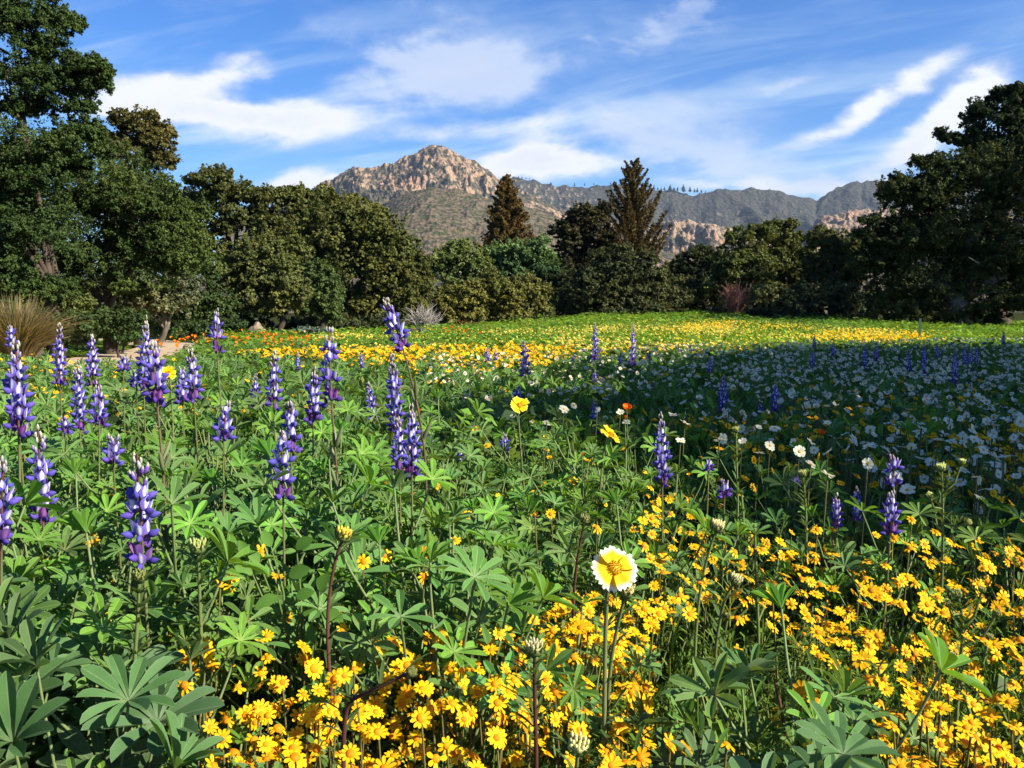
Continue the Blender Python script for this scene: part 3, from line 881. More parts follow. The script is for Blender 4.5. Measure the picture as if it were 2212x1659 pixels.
twig_shrub('bare_shrub', 'bare silver-grey twiggy shrub before the great oak dome', 917, 700, 27, 0.75, 0.5, (0.30, 0.27, 0.24), 46)
twig_shrub('redbud_shrub', 'pink-twigged leafless shrub at the far meadow edge', 1590, 660, 36, 1.2, 0.55, (0.25, 0.11, 0.09), 50)


def bunchgrass():
    c = G(45, 790, 0.0); y0 = 12.8
    root = bpy.data.objects.new('bunchgrass', None); COL.objects.link(root)
    root.location = (P(36, 700, y0)[0], y0, 0)
    tag(root, 'big tan clump of dry arching bunchgrass beside the path', 'grass clump')
    mb, dry = MB(), MB()
    for i in range(3000):
        a = RNG.uniform(0, 6.28); t = RNG.random() ** 0.6
        L = RNG.uniform(0.6, 1.15)
        o = np.array([math.cos(a), math.sin(a), 0])
        s = np.linspace(0, 1, 5)
        pts = o * 0.14 * RNG.random() + o * (t * 0.85 * L * s ** 1.5)[:, None] + np.array([0, 0, 1.]) * (L * (s - 0.42 * t * s ** 2.4))[:, None]
        side = np.cross(o, [0, 0, 1.]) + RNG.normal(size=3) * 0.3
        greenish = RNG.random() < 0.35
        col = np.array((0.115, 0.13, 0.045) if greenish else (0.30, 0.22, 0.12)) * RNG.uniform(0.6, 1.2)
        ribbon(mb if greenish else dry, pts, np.array([.006, .006, .005, .004, .001]), side, col)
    mb.build('green_blades', M_LEAF, root)
    dry.build('dry_blades', M_LEAF, root)


bunchgrass()


def rock_material():
    m, q = fresh('sandstone')
    geo = q.node('ShaderNodeNewGeometry')
    n = q.noise(geo.outputs['Position'], 6.0, 8, 0.65)
    c = q.mix(q.smooth(n, 0.3, 0.7), (0.13, 0.095, 0.065), (0.30, 0.235, 0.17))
    b = q.node('ShaderNodeBsdfPrincipled'); b.inputs['Roughness'].default_value = 0.9
    q.nt.links.new(c, b.inputs['Base Color'])
    bp = q.node('ShaderNodeBump'); bp.inputs['Strength'].default_value = 0.8; bp.inputs['Distance'].default_value = 0.05
    q.nt.links.new(n, bp.inputs['Height']); q.nt.links.new(bp.outputs[0], b.inputs['Normal'])
    o = q.node('ShaderNodeOutputMaterial'); q.nt.links.new(b.outputs[0], o.inputs[0])
    return m


M_ROCK = rock_material()


def boulder(label, x, ytop, d, w, h):
    c = P(x, ytop, d)
    th, ph = np.linspace(0, np.pi, 22), np.linspace(0, 2 * np.pi, 33)[:-1]
    T, Q = np.meshgrid(th, ph, indexing='ij')
    D = np.stack([np.sin(T) * np.cos(Q), np.sin(T) * np.sin(Q), np.cos(T)], -1).reshape(-1, 3)
    r = 0.78 + 0.5 * (fbm(D[:, 0] * 1.6 + x, D[:, 2] * 1.6 + D[:, 1] * 1.2 + 9, 4, True) - 0.4)
    Vv = D * r[:, None] * np.array([w, w * 0.8, h])
    i = np.arange(22 * 32).reshape(22, 32)
    F = np.stack([i[:-1], np.roll(i[:-1], -1, 1), np.roll(i[1:], -1, 1), i[1:]], -1).reshape(-1, 4)
    mb = MB(); mb.add(Vv, F, (0.4, 0.33, 0.26))
    o = mb.build('boulder', M_ROCK)
    o.location = (c[0], d, c[2] - h * 0.75)
    tag(o, label, 'boulder')


boulder('largest tan boulder, pointed, among the poppies before the oaks', 555, 702, 24, 0.25, 0.3)
boulder('flat tan boulder beside the blue-grey sage', 632, 716, 24.5, 0.27, 0.2)
boulder('small pale boulder lying near the bend of the path', 406, 744, 15, 0.1, 0.09)

# small pines standing on the far ridge
def ridge_pine(x, y, h):
    c = P(x, y, 3290)
    mb = MB()
    H = h * 3290 / FPX
    for i in range(9):
        z = H * (0.1 + 0.1 * i); r = H * 0.36 * (1.05 - i / 9.5) * RNG.uniform(0.7, 1.2)
        n = 16
        a = np.arange(n) * 2 * np.pi / n + RNG.random()
        rr = r * RNG.uniform(0.6, 1.2, n)
        V = np.concatenate([[[0, 0, z + H * 0.16]], np.stack([rr * np.cos(a), rr * np.sin(a), z + RNG.uniform(-.03, .03, n) * H], 1)])
        mb.add(V, [(0, 1 + k_, 1 + (k_ + 1) % n) for k_ in range(n)], np.array((0.030, 0.042, 0.028)) * RNG.uniform(0.8, 1.2))
    tube(mb, [(0, 0, -3), (0, 0, H)], [H * 0.03, H * 0.005], (0.05, 0.04, 0.03), 5)
    o = mb.build('ridge_pine', M_CROWN)
    o.location = c
    tag(o, 'tiny dark pine standing on the far ridge skyline', 'tree', 'pines on the far ridge')


for x, y, h in [(1112, 384, 5), (1120, 383, 6), (1128, 383, 5), (1137, 384, 6), (1145, 385, 4), (1190, 398, 8), (1240, 399, 5), (1262, 398, 6), (1285, 397, 6), (1318, 396, 5),
                (1405, 406, 7), (1413, 407, 9), (1420, 408, 7), (1428, 408, 6), (1437, 409, 8), (1445, 409, 12), (1452, 410, 10), (1459, 410, 9), (1466, 410, 11), (1473, 411, 12), (1480, 412, 10), (1490, 412, 12), (1498, 413, 9), (1507, 413, 8), (1515, 414, 7), (1526, 414, 6)]:
    ridge_pine(x + RNG.uniform(-3, 3), y + 3, h * RNG.uniform(0.7, 1.35))

# the oaks beside the meadow whose shade lies across the daisies: their crowns stand between that ground and the sun
def shade_oaks():
    poly = np.array([(0.0, 2.3), (-0.15, 3.2), (-0.15, 4.5), (0.0, 5.8), (1.5, 9.9), (3.8, 11.6), (7.7, 13.2), (11.5, 13.2), (11.5, 2.0), (4.0, 0.75), (1.05, 1.15), (0.35, 1.75)])
    def ins(x, y):
        r = False; j = len(poly) - 1
        for i in range(len(poly)):
            (xi, yi), (xj, yj) = poly[i], poly[j]
            if (yi > y) != (yj > y) and x < (xj - xi) * (y - yi) / (yj - yi) + xi: r = not r
            j = i
        return r
    toward = np.array([math.sin(SUN_AZ), math.cos(SUN_AZ)]) / math.tan(SUN_EL)
    groups = {0: [], 1: [], 2: []}
    for gx_ in np.arange(0.4, 11.5, 0.85):
        for gy_ in np.arange(-1.4, 13.5, 0.85):
            x, y = gx_ + RNG.uniform(-.2, .2), gy_ + RNG.uniform(-.2, .2)
            r = RNG.uniform(0.6, 0.82); rz = r * 0.62; al = math.hypot(r, rz * 1.48)
            if not all(ins(x + dx, y + dy) for dx, dy in ((-al * .75, al * .3), (al * .75, -al * .3), (0, r * .6), (0, -r * .6))): continue
            z = 4.6 + 1.5 * math.sin(x * 0.9 + y * 0.5) + RNG.uniform(-.5, .5)
            p = np.array([x, y]) + toward * (z - 0.42)
            k_ = 0 if p[1] < 1.2 else (1 if p[1] < 5.0 else 2)
            groups[k_].append((np.array([p[0], p[1], z]), (r, r, rz)))
    for k_, lab in ((0, 'nearest of three spreading oaks that shade the daisies'), (1, 'middle one of three spreading oaks that shade the daisies'), (2, 'farthest of three spreading oaks that shade the daisies')):
        if groups[k_]:
            tree('oak_tree', lab, 'tree', groups[k_], 0, 0.12, OAK, None, 0.28, world=True, dens=1.25, clump=0.3, per=30, fill=0.5, stray=0.05)


RNG = np.random.default_rng(14)
shade_oaks()
tree('oak_tree', 'tall oak beyond the great shaded oak holding the sun off it', 'tree',
     [(np.array([21.5, 27.0, 6.0]), (3.6, 3.6, 3.4)), (np.array([23.0, 25.5, 8.6]), (3.6, 3.6, 3.4)), (np.array([23.0, 29.0, 9.4]), (3.0, 3.0, 2.6)), (np.array([21.5, 28.0, 3.4]), (3.4, 3.4, 2.6))], 0, 0.16, OAK, None, 0.5, world=True, dens=0.7, clump=0.17, per=40, fill=0.5)

# ------------------------------------------------------------------ the meadow: plant kinds
RNG = np.random.default_rng(21)
def leaflet(mb, az, length, wmax, cup, fold, droop, cols, ns=7):
    """one leaflet of a lupine leaf: widest near its rounded tip, folded along a pale midrib, with a pale margin"""
    blade, rib, edge = [np.asarray(c, float) for c in cols]
    s = np.linspace(0, 1, ns)
    s = np.sin(s * np.pi / 2) ** 0.9
    w = wmax * np.interp(s, [0, .15, .4, .68, .86, .96, 1], [.10, .26, .66, 1, .86, .45, .03])
    across = np.array([-1, -.86, -.10, 0, .10, .86, 1])
    ca, sa = math.cos(az), math.sin(az)
    r = s * length
    elev = cup - droop * s
    x = np.cumsum(np.concatenate([[0], np.diff(r) * np.cos(elev[1:])]))
    z = np.cumsum(np.concatenate([[0], np.diff(r) * np.sin(elev[1:])]))
    lx = x[:, None] - np.sin(elev)[:, None] * w[:, None] * np.abs(across)[None] * math.sin(fold)
    lz = z[:, None] + np.cos(elev)[:, None] * w[:, None] * np.abs(across)[None] * math.sin(fold)
    ly = w[:, None] * across[None] * math.cos(fold)
    V = np.stack([lx * ca - ly * sa, lx * sa + ly * ca, lz], -1).reshape(-1, 3)
    cc = np.stack([edge, blade, blade, rib, blade * 0.96, blade, edge])
    C = np.tile(cc[None], (ns, 1, 1))
    C[-1] = edge; C[0] = rib
    i = np.arange(ns * 7).reshape(ns, 7)
    F = np.stack([i[:-1, :-1], i[:-1, 1:], i[1:, 1:], i[1:, :-1]], -1).reshape(-1, 4)
    mb.add(V, F, C.reshape(-1, 3))


LUP = ((0.088, 0.186, 0.042), (0.190, 0.270, 0.105), (0.165, 0.240, 0.120))
LUP_FRESH = ((0.112, 0.230, 0.030), (0.22, 0.31, 0.09), (0.17, 0.27, 0.085))


def lupine_leaf(n, cup, size, cols=LUP, ns=7, closed=0.0):
    t = MB()
    for i in range(n):
        az = 2 * np.pi * (i + RNG.uniform(-.12, .12)) / n
        L = size * RNG.uniform(0.85, 1.08)
        leaflet(t, az, L, L * RNG.uniform(0.15, 0.19), cup + RNG.uniform(-.12, .12), RNG.uniform(0.35, 0.8), RNG.uniform(0.1, 0.55), cols, ns)
    return t


def many(f, n): return [f() for _ in range(n)]


LEAVES = [lupine_leaf(RNG.integers(7, 10), c, 0.036, LUP if RNG.random() < 0.75 else LUP_FRESH) for c in np.linspace(0.25, 1.0, 12)]
LUP_GREY = ((0.074, 0.150, 0.050), (0.155, 0.205, 0.105), (0.130, 0.185, 0.110))
LEAVES_GREY = [lupine_leaf(RNG.integers(8, 11), c, 0.036, LUP_GREY) for c in np.linspace(0.35, 1.0, 8)]
LEAVES_LO = [lupine_leaf(RNG.integers(6, 9), c, 0.036, LUP if RNG.random() < 0.6 else LUP_FRESH, 4) for c in np.linspace(0.25, 0.9, 6)]


def lupine_plant_meshes(h, spread, nleaf, size, lean=(0.0, 0.0), pool=LEAVES):
    """stems with leaf stalks, and the hand-shaped leaves they carry"""
    st_, lv = MB(), MB()
    nst = max(1, nleaf // 7)
    tops = []
    for i in range(nst):
        a = RNG.uniform(0, 6.28); r = spread * 0.5 * RNG.random()
        top = np.array([math.cos(a) * r + lean[0] * h, math.sin(a) * r + lean[1] * h, h * RNG.uniform(0.62, 0.8)])
        s = np.linspace(0, 1, 5)[:, None]
        pts = top * s * np.array([1, 1, 1]) + np.array([0, 0, -0.03]) * (1 - s)
        tube(st_, pts, np.linspace(0.0045, 0.003, 5), (0.095, 0.145, 0.05), 6)
        tops.append((pts, top))
    for i in range(nleaf):
        pts, top = tops[i % nst]
        a = i * 2.4 + RNG.normal() * 0.4
        u = RNG.uniform(0.35, 1.0)
        s0 = np.array([np.interp(u, np.linspace(0, 1, 5), pts[:, k_]) for k_ in range(3)])
        reach = spread * RNG.uniform(0.35, 1.0)
        z = h * RNG.uniform(0.72, 1.05) * (0.72 + 0.28 * u)
        e = np.array([s0[0] + math.cos(a) * reach, s0[1] + math.sin(a) * reach, max(z, s0[2] + 0.02)])
        m = (s0 + e) / 2 + np.array([math.cos(a), math.sin(a), 0]) * reach * 0.15 - np.array([0, 0, 0.01])
        t = np.linspace(0, 1, 6)[:, None]
        cur = (1 - t) ** 2 * s0 + 2 * t * (1 - t) * m + t ** 2 * e
        tube(st_, cur, np.linspace(0.0022, 0.0013, 6), (0.15, 0.20, 0.075), 5)
        n = np.array([[math.cos(a) * 0.35 + 0.25, math.sin(a) * 0.35 - 0.22, 1.0]]) + RNG.normal(size=(1, 3)) * 0.22
        T = pool[RNG.integers(len(pool))]
        tint = (1 + 0.22 * (RNG.random(3) - 0.5)) * RNG.uniform(0.82, 1.15)
        lv.tmpl(T, mat4(e, basis(n, np.array([RNG.uniform(0, 6.28)]))[0], size / 0.036 * RNG.uniform(0.78, 1.15)), tint)
    return st_.mesh('stems', M_STEM), lv.mesh('leaves', M_LEAF)


def linear_leaf(mb, s0, d, L, w, col, sag=0.3, ns=5):
    d = np.asarray(d, float) / np.linalg.norm(d)
    s = np.linspace(0, 1, ns)[:, None]
    pts = s0 + d * s * L - np.array([0, 0, 1.0]) * sag * L * s ** 2
    side = np.cross(d, [0.1, 0.05, 1.0])
    ribbon(mb, pts, w * np.array([.5, .9, 1, .75, .05])[:ns], side, col, 0.25)


def feathery_plant(h, n=34, lobed=True, budded=True):
    """leafy stem of narrow, toothed leaves crowding towards a budded top"""
    st_, lv, bd = MB(), MB(), MB()
    s = np.linspace(0, 1, 7)
    bend = RNG.normal(size=2) * 0.05
    axis = np.stack([bend[0] * s ** 1.6, bend[1] * s ** 1.6, h * s - 0.02 * (1 - s)], 1)
    dark = RNG.random() < 0.3
    tube(st_, axis, np.linspace(0.0036, 0.0022, 7), (0.10, 0.05, 0.035) if dark else (0.125, 0.165, 0.055), 6)
    stems = [(axis, 1.0)]
    for _ in range(RNG.integers(2, 5)):
        u = RNG.uniform(0.35, 0.75)
        p = np.array([np.interp(u, s, axis[:, k_]) for k_ in range(3)])
        a = RNG.uniform(0, 6.28)
        L = h * RNG.uniform(0.22, 0.4)
        e = p + np.array([math.cos(a) * L * 0.55, math.sin(a) * L * 0.55, L * 0.85])
        mid = p * 0.45 + e * 0.55 + np.array([math.cos(a), math.sin(a), -0.3]) * L * 0.12
        br = np.array([p, mid * 0.5 + p * 0.5, mid, e])
        tube(st_, br, [0.0022, 0.002, 0.0018, 0.0015], (0.125, 0.165, 0.055), 5)
        stems.append((br, 0.6))
    for pts, wt in stems:
        for i in range(int(n * wt)):
            u = RNG.random() ** 0.55
            k_ = u * (len(pts) - 1); j = min(int(k_), len(pts) - 2)
            p = pts[j] + (pts[j + 1] - pts[j]) * (k_ - j)
            a = i * 2.4 + RNG.normal() * 0.3
            up = 0.55 + 1.1 * u
            d = np.array([math.cos(a), math.sin(a), up])
            L = RNG.uniform(0.018, 0.042) * (1.15 - 0.45 * u)
            col = np.array((0.088, 0.160, 0.036)) * RNG.uniform(0.75, 1.3)
            linear_leaf(lv, p, d, L, 0.0019, col, 0.25)
            if lobed:
                dn = d / np.linalg.norm(d)
                sd = np.cross(dn, [0, 0, 1.0]); sd /= np.linalg.norm(sd)
                for q in (0.35, 0.6):
                    for g_ in (-1, 1):
                        linear_leaf(lv, p + dn * L * q, dn * 0.8 + sd * g_ * 0.8, L * 0.36, 0.0013, col, 0.1)
        if budded and wt == 1.0 and RNG.random() < 0.3:
            bud(bd, pts[-1], RNG.uniform(0.32, 0.45), pts[-1] - pts[-2], (0.36, 0.38, 0.14))
    return st_.mesh('stem', M_STEM), lv.mesh('leaves', M_LEAF), (bd.mesh('bud', M_PETAL) if bd.n else None)


def dome(mb, c, r, h, col, rings=4, seg=12, rot=None, rim=None):
    t = np.linspace(0, np.pi / 2, rings)
    a = np.arange(seg) * 2 * np.pi / seg
    V = np.stack([np.cos(t)[:, None] * np.cos(a)[None] * r, np.cos(t)[:, None] * np.sin(a)[None] * r, np.sin(t)[:, None] * h + 0 * a[None]], -1).reshape(-1, 3)
    F = []
    for i in range(rings - 1):
        for j in range(seg):
            k_ = (j + 1) % seg
            F.append((i * seg + j, i * seg + k_, (i + 1) * seg + k_, (i + 1) * seg + j))
    if rot is not None: V = V @ rot.T
    C = np.tile(np.asarray(col, float), (len(V), 1))
    if rim is not None: C[:seg] = rim
    mb.add(V + np.asarray(c), F, C)


def bud(mb, p, s, d, pale=(0.62, 0.55, 0.20)):
    """closed flower head: green bracts round a tuft of pale folded rays"""
    rot = basis(np.asarray(d, float)[None], np.array([0.0]))[0]
    r = 0.0085 * s * 1.6
    t = np.linspace(0, 1, 5)
    prof = np.array([0.25, 0.85, 1.0, 0.95, 0.8]) * r
    a = np.arange(14) * 2 * np.pi / 14
    V = np.stack([prof[:, None] * np.cos(a), prof[:, None] * np.sin(a), (t * 1.25 * r)[:, None] + 0 * a[None]], -1).reshape(-1, 3)
    F = [(i * 14 + j, i * 14 + (j + 1) % 14, (i + 1) * 14 + (j + 1) % 14, (i + 1) * 14 + j) for i in range(4) for j in range(14)]
    C = np.repeat(np.array([(0.085, 0.12, 0.035), (0.10, 0.15, 0.045), (0.115, 0.16, 0.05), (0.20, 0.22, 0.06), pale]), 14, 0)
    mb.add(V @ rot.T + p, F, C)
    for i in range(16):
        an = i * 2.4; rr = r * 0.85 * math.sqrt((i + 0.5) / 16)
        q = np.array([math.cos(an) * rr, math.sin(an) * rr, r * 1.1])
        tip = np.array([math.cos(an) * rr * 1.12, math.sin(an) * rr * 1.12, r * RNG.uniform(1.55, 1.95)])
        tube(mb, np.array([q, (q + tip) / 2, tip]) @ rot.T + p, [r * 0.15, r * 0.17, r * 0.05], np.array([(0.5, 0.42, 0.06), pale, np.minimum(1, np.array(pale) * 1.15)]), 5)
    for i in range(10):
        an = i * 2 * np.pi / 10
        q = np.array([math.cos(an) * r * 0.75, math.sin(an) * r * 0.75, r * 0.15]) @ rot.T + p
        dd = np.array([math.cos(an) * 0.35, math.sin(an) * 0.35, 1.0]) @ rot.T
        linear_leaf(mb, q, dd, r * 1.7, r * 0.17, (0.075, 0.125, 0.035), 0.0)


def daisy(nray, disc_r, width, tip, colour, tipcol, disc_col, lift=0.15, droop=0.0, gap=0.0, teeth=0, split=None, ns=5, layers=1, wild=0.09):
    """flat-topped flower of unit radius: rays around a domed disc; returns rays, disc"""
    ry, dc = MB(), MB()
    na = 5 if teeth == 0 else 2 * teeth + 1
    for lay in range(layers):
        for i in range(nray):
            if RNG.random() < gap: continue
            az = 2 * np.pi * (i + 0.5 * lay + RNG.uniform(-.12, .12)) / nray
            L = RNG.uniform(0.88, 1.04) - disc_r * 0.75
            s = np.linspace(0, 1, ns)
            w = width * np.interp(s, [0, .3, .7, .92, 1], [.42, .8, 1, .86 if teeth == 0 else 1.0, tip])
            lf = lift + RNG.normal() * wild
            dr = droop + RNG.normal() * 0.08
            z = L * (lf * s - dr * s ** 2)
            across = np.linspace(-1, 1, na)
            rad = disc_r * 0.75 + L * s
            x = np.repeat(rad[:, None], na, 1)
            if teeth:
                notch = np.where(np.arange(na) % 2 == 0, 0.0, 0.085)
                notch = 0.07 - notch if teeth < 3 else notch
                x[-1] += -0.085 + np.where(np.arange(na) % 2 == 1, 0.10, 0.0) - 0.02 * across ** 2
            y = w[:, None] * across[None]
            zz = z[:, None] + 0.05 * np.abs(across)[None] * w[:, None] * 2 - 0.04 * (1 - across[None] ** 2) * np.sin(np.pi * s)[:, None] * width
            ca, sa = math.cos(az), math.sin(az)
            V = np.stack([x * ca - y * sa, x * sa + y * ca, zz + (0.012 if not teeth else 0.05) * (i % 2) + 0.02 * lay], -1).reshape(-1, 3)
            f = sstep(split - 0.14, split + 0.16, s) if split else 0 * s
            C = (np.asarray(colour)[None] * (1 - f[:, None]) + np.asarray(tipcol)[None] * f[:, None]) * RNG.uniform(0.92, 1.04)
            C = np.repeat(C, na, 0)
            j = np.arange(ns * na).reshape(ns, na)
            F = np.stack([j[:-1, :-1], j[:-1, 1:], j[1:, 1:], j[1:, :-1]], -1).reshape(-1, 4)
            ry.add(V, F, C)
    dome(dc, (0, 0, -0.01), disc_r, disc_r * 0.55, disc_col, 4, 12, None, np.asarray(disc_col) * np.array([1.0, 0.85, 0.8]))
    return ry, dc


GOLD, GOLD_TIP, GOLD_DISC = (0.90, 0.50, 0.008), (0.92, 0.57, 0.010), (0.78, 0.285, 0.006)
GOLD_KINDS = [daisy(int(n), dr, w, 0.35, GOLD, GOLD_TIP, GOLD_DISC, lf, dp, gp) for n, dr, w, lf, dp, gp in
              ((9, .40, .20, .05, .0, .0), (10, .36, .17, .25, .1, .05), (8, .42, .20, -.1, .15, .1), (11, .44, .17, .1, .05, .0), (7, .38, .22, .35, .2, .12), (9, .46, .16, -.3, .25, .15), (12, .34, .16, .2, .05, .0))]
WHITE_P, WHITE_T, W_DISC = (0.78, 0.75, 0.57), (0.80, 0.78, 0.62), (0.74, 0.42, 0.03)
WHITE_KINDS = [daisy(n, .27, w, 0.75, WHITE_P, WHITE_T, W_DISC, lf, dp, 0.02) for n, w, lf, dp in ((9, .27, .15, .05), (8, .30, .3, .1), (10, .25, .0, .1), (9, .28, .45, .15))]
TIDY_Y, TIDY_W = (0.80, 0.52, 0.006), (0.78, 0.76, 0.66)


def merged(pair, stem_len=0.0):
    t = MB(); t.tmpl(pair[0]); t.tmpl(pair[1]); return t


def flower_stem(h, off, col=(0.105, 0.115, 0.035), leaves=3, r=0.0011):
    """thin stem from the soil to the flower, with narrow paired leaves"""
    t = MB()
    s = np.linspace(0, 1, 6)
    pts = np.stack([off[0] * (s ** 1.7), off[1] * (s ** 1.7), -0.02 + (h + 0.02) * s], 1)
    c = np.linspace(0, 1, 6)[:, None]
    tube(t, pts, np.linspace(1.5 * r, r, 6), np.asarray(col) * (1 - 0.35 * c) + np.array((0.14, 0.075, 0.03)) * 0.35 * c, 4)
    for i in range(leaves):
        u = RNG.uniform(0.2, 0.8)
        p = np.array([np.interp(u, s, pts[:, k_]) for k_ in range(3)])
        a = RNG.uniform(0, 6.28)
        for g_ in (0, np.pi):
            linear_leaf(t, p, (math.cos(a + g_), math.sin(a + g_), RNG.uniform(0.7, 1.8)), RNG.uniform(0.025, 0.055), 0.0013, np.array((0.085, 0.135, 0.036)) * RNG.uniform(0.7, 1.2), 0.3)
    return t.mesh('stem', M_STEM)


# ---- lupine flowers
BLUE, BLUE_L, VIO, MAG, PALE = (0.098, 0.072, 0.42), (0.18, 0.145, 0.53), (0.095, 0.048, 0.32), (0.095, 0.022, 0.15), (0.85, 0.82, 0.80)


def floret(age):
    """pea flower of unit length pointing out along +X: inflated wings below, a folded-back banner above.
    age 0 fresh and blue with a white eye, 1 old and magenta"""
    t = MB()
    mixc = lambda a, b, f: np.asarray(a) * (1 - f) + np.asarray(b) * f
    wing = mixc(BLUE, VIO, age); ban = mixc(BLUE_L, MAG, min(1, age * 1.3)); eye = mixc(PALE, (0.26, 0.10, 0.32), sstep(0.12, 0.6, age))
    th, ph = np.linspace(0, np.pi, 7), np.arange(8) * 2 * np.pi / 8
    T, Q = np.meshgrid(th, ph, indexing='ij')
    x = 0.44 - 0.42 * np.cos(T); rr = np.sin(T) ** 0.7 * np.interp(x, [0, .25, .55, .72, .86], [.5, 1, .85, .55, .2])
    V = np.stack([x, rr * np.cos(Q) * 0.21, rr * np.sin(Q) * 0.27 - 0.07 + 0.30 * (x - 0.25) ** 2], -1).reshape(-1, 3)
    i = np.arange(56).reshape(7, 8)
    F = np.stack([i[:-1], np.roll(i[:-1], -1, 1), np.roll(i[1:], -1, 1), i[1:]], -1).reshape(-1, 4)
    C = np.tile(wing, (56, 1)); C[24:] = mixc(wing, BLUE_L, 0.3 * (1 - age))
    t.add(V, F, C)
    # banner: rises from the base, arched back, split down the middle by a pale crease
    u = np.linspace(0, 1, 6); v = np.array([-1, -.62, -.2, 0, .2, .62, 1])
    U_, V_ = np.meshgrid(u, v, indexing='ij')
    wid = np.interp(U_, [0, .25, .6, .85, 1], [.12, .36, .45, .36, .10])
    bx = 0.14 + 0.34 * U_ - 0.05 * U_ ** 2 - 0.34 * wid * V_ ** 2 * 1.6
    bz = 0.02 + 0.92 * U_ - 0.05 * V_ ** 2
    W = np.stack([bx, wid * V_ * (0.92 - 0.15 * U_), bz], -1).reshape(-1, 3)
    i = np.arange(42).reshape(6, 7)
    F = np.stack([i[:-1, :-1], i[:-1, 1:], i[1:, 1:], i[1:, :-1]], -1).reshape(-1, 4)
    C = np.tile(ban, (42, 1)).reshape(6, 7, 3).copy()
    C[1:4, 2:5] = eye; C[4, 2:5] = mixc(ban, eye, 0.6); C[2:4, 3] = eye; C[5, 2:5] = mixc(ban, eye, 0.55 * (1 - age)); C[0] = mixc(ban, wing, 0.5)
    t.add(W, F, C.reshape(-1, 3))
    tube(t, [(-0.28, 0, -0.05), (0.06, 0, 0.0)], [0.035, 0.05], (0.16, 0.07, 0.10), 4)
    tube(t, [(0.0, 0, -0.02), (0.12, 0, -0.05), (0.25, 0, -0.12)], [0.06, 0.11, 0.02], (0.16, 0.10, 0.11), 5)
    return t


def lupine_bud(f):
    """unopened floret; f 0 is green-white at the tip of the spike, 1 nearly open violet"""
    t = MB()
    c0, c1 = np.array((0.42, 0.43, 0.27)), np.array((0.17, 0.10, 0.44))
    c = c0 * (1 - f) + c1 * f
    pale = np.array((0.66, 0.62, 0.56)) * (1 - f * 0.35)
    s = np.linspace(0, 1, 6)
    pts = np.stack([0.15 + 0.62 * s - 0.25 * s ** 2, 0 * s, 0.72 * s ** 1.3], 1)
    tube(t, pts, np.array([.06, .14, .17, .15, .10, .02]) , np.stack([np.array((0.16, 0.11, 0.10)), c * 0.8, c, c, pale, pale]), 7)
    return t


FLORETS = [[floret(a) for _ in range(1)][0] for a in (0.0, 0.12, 0.3, 0.55, 0.8, 1.0)]
FLORET_MESH = [f.mesh('floret', M_PETAL) for f in FLORETS]
BUDS = [lupine_bud(f) for f in (0.0, 0.2, 0.5, 0.8, 1.0)]


def pod(t, p, d, L):
    d = np.asarray(d, float) / np.linalg.norm(d)
    s = np.linspace(0, 1, 7)[:, None]
    tube(t, p + d * s * L + np.array([0, 0, 1.0]) * 0.15 * L * s ** 2, L * np.array([.03, .085, .105, .10, .09, .065, .01]), np.array((0.17, 0.20, 0.10)) * RNG.uniform(0.8, 1.2), 7)


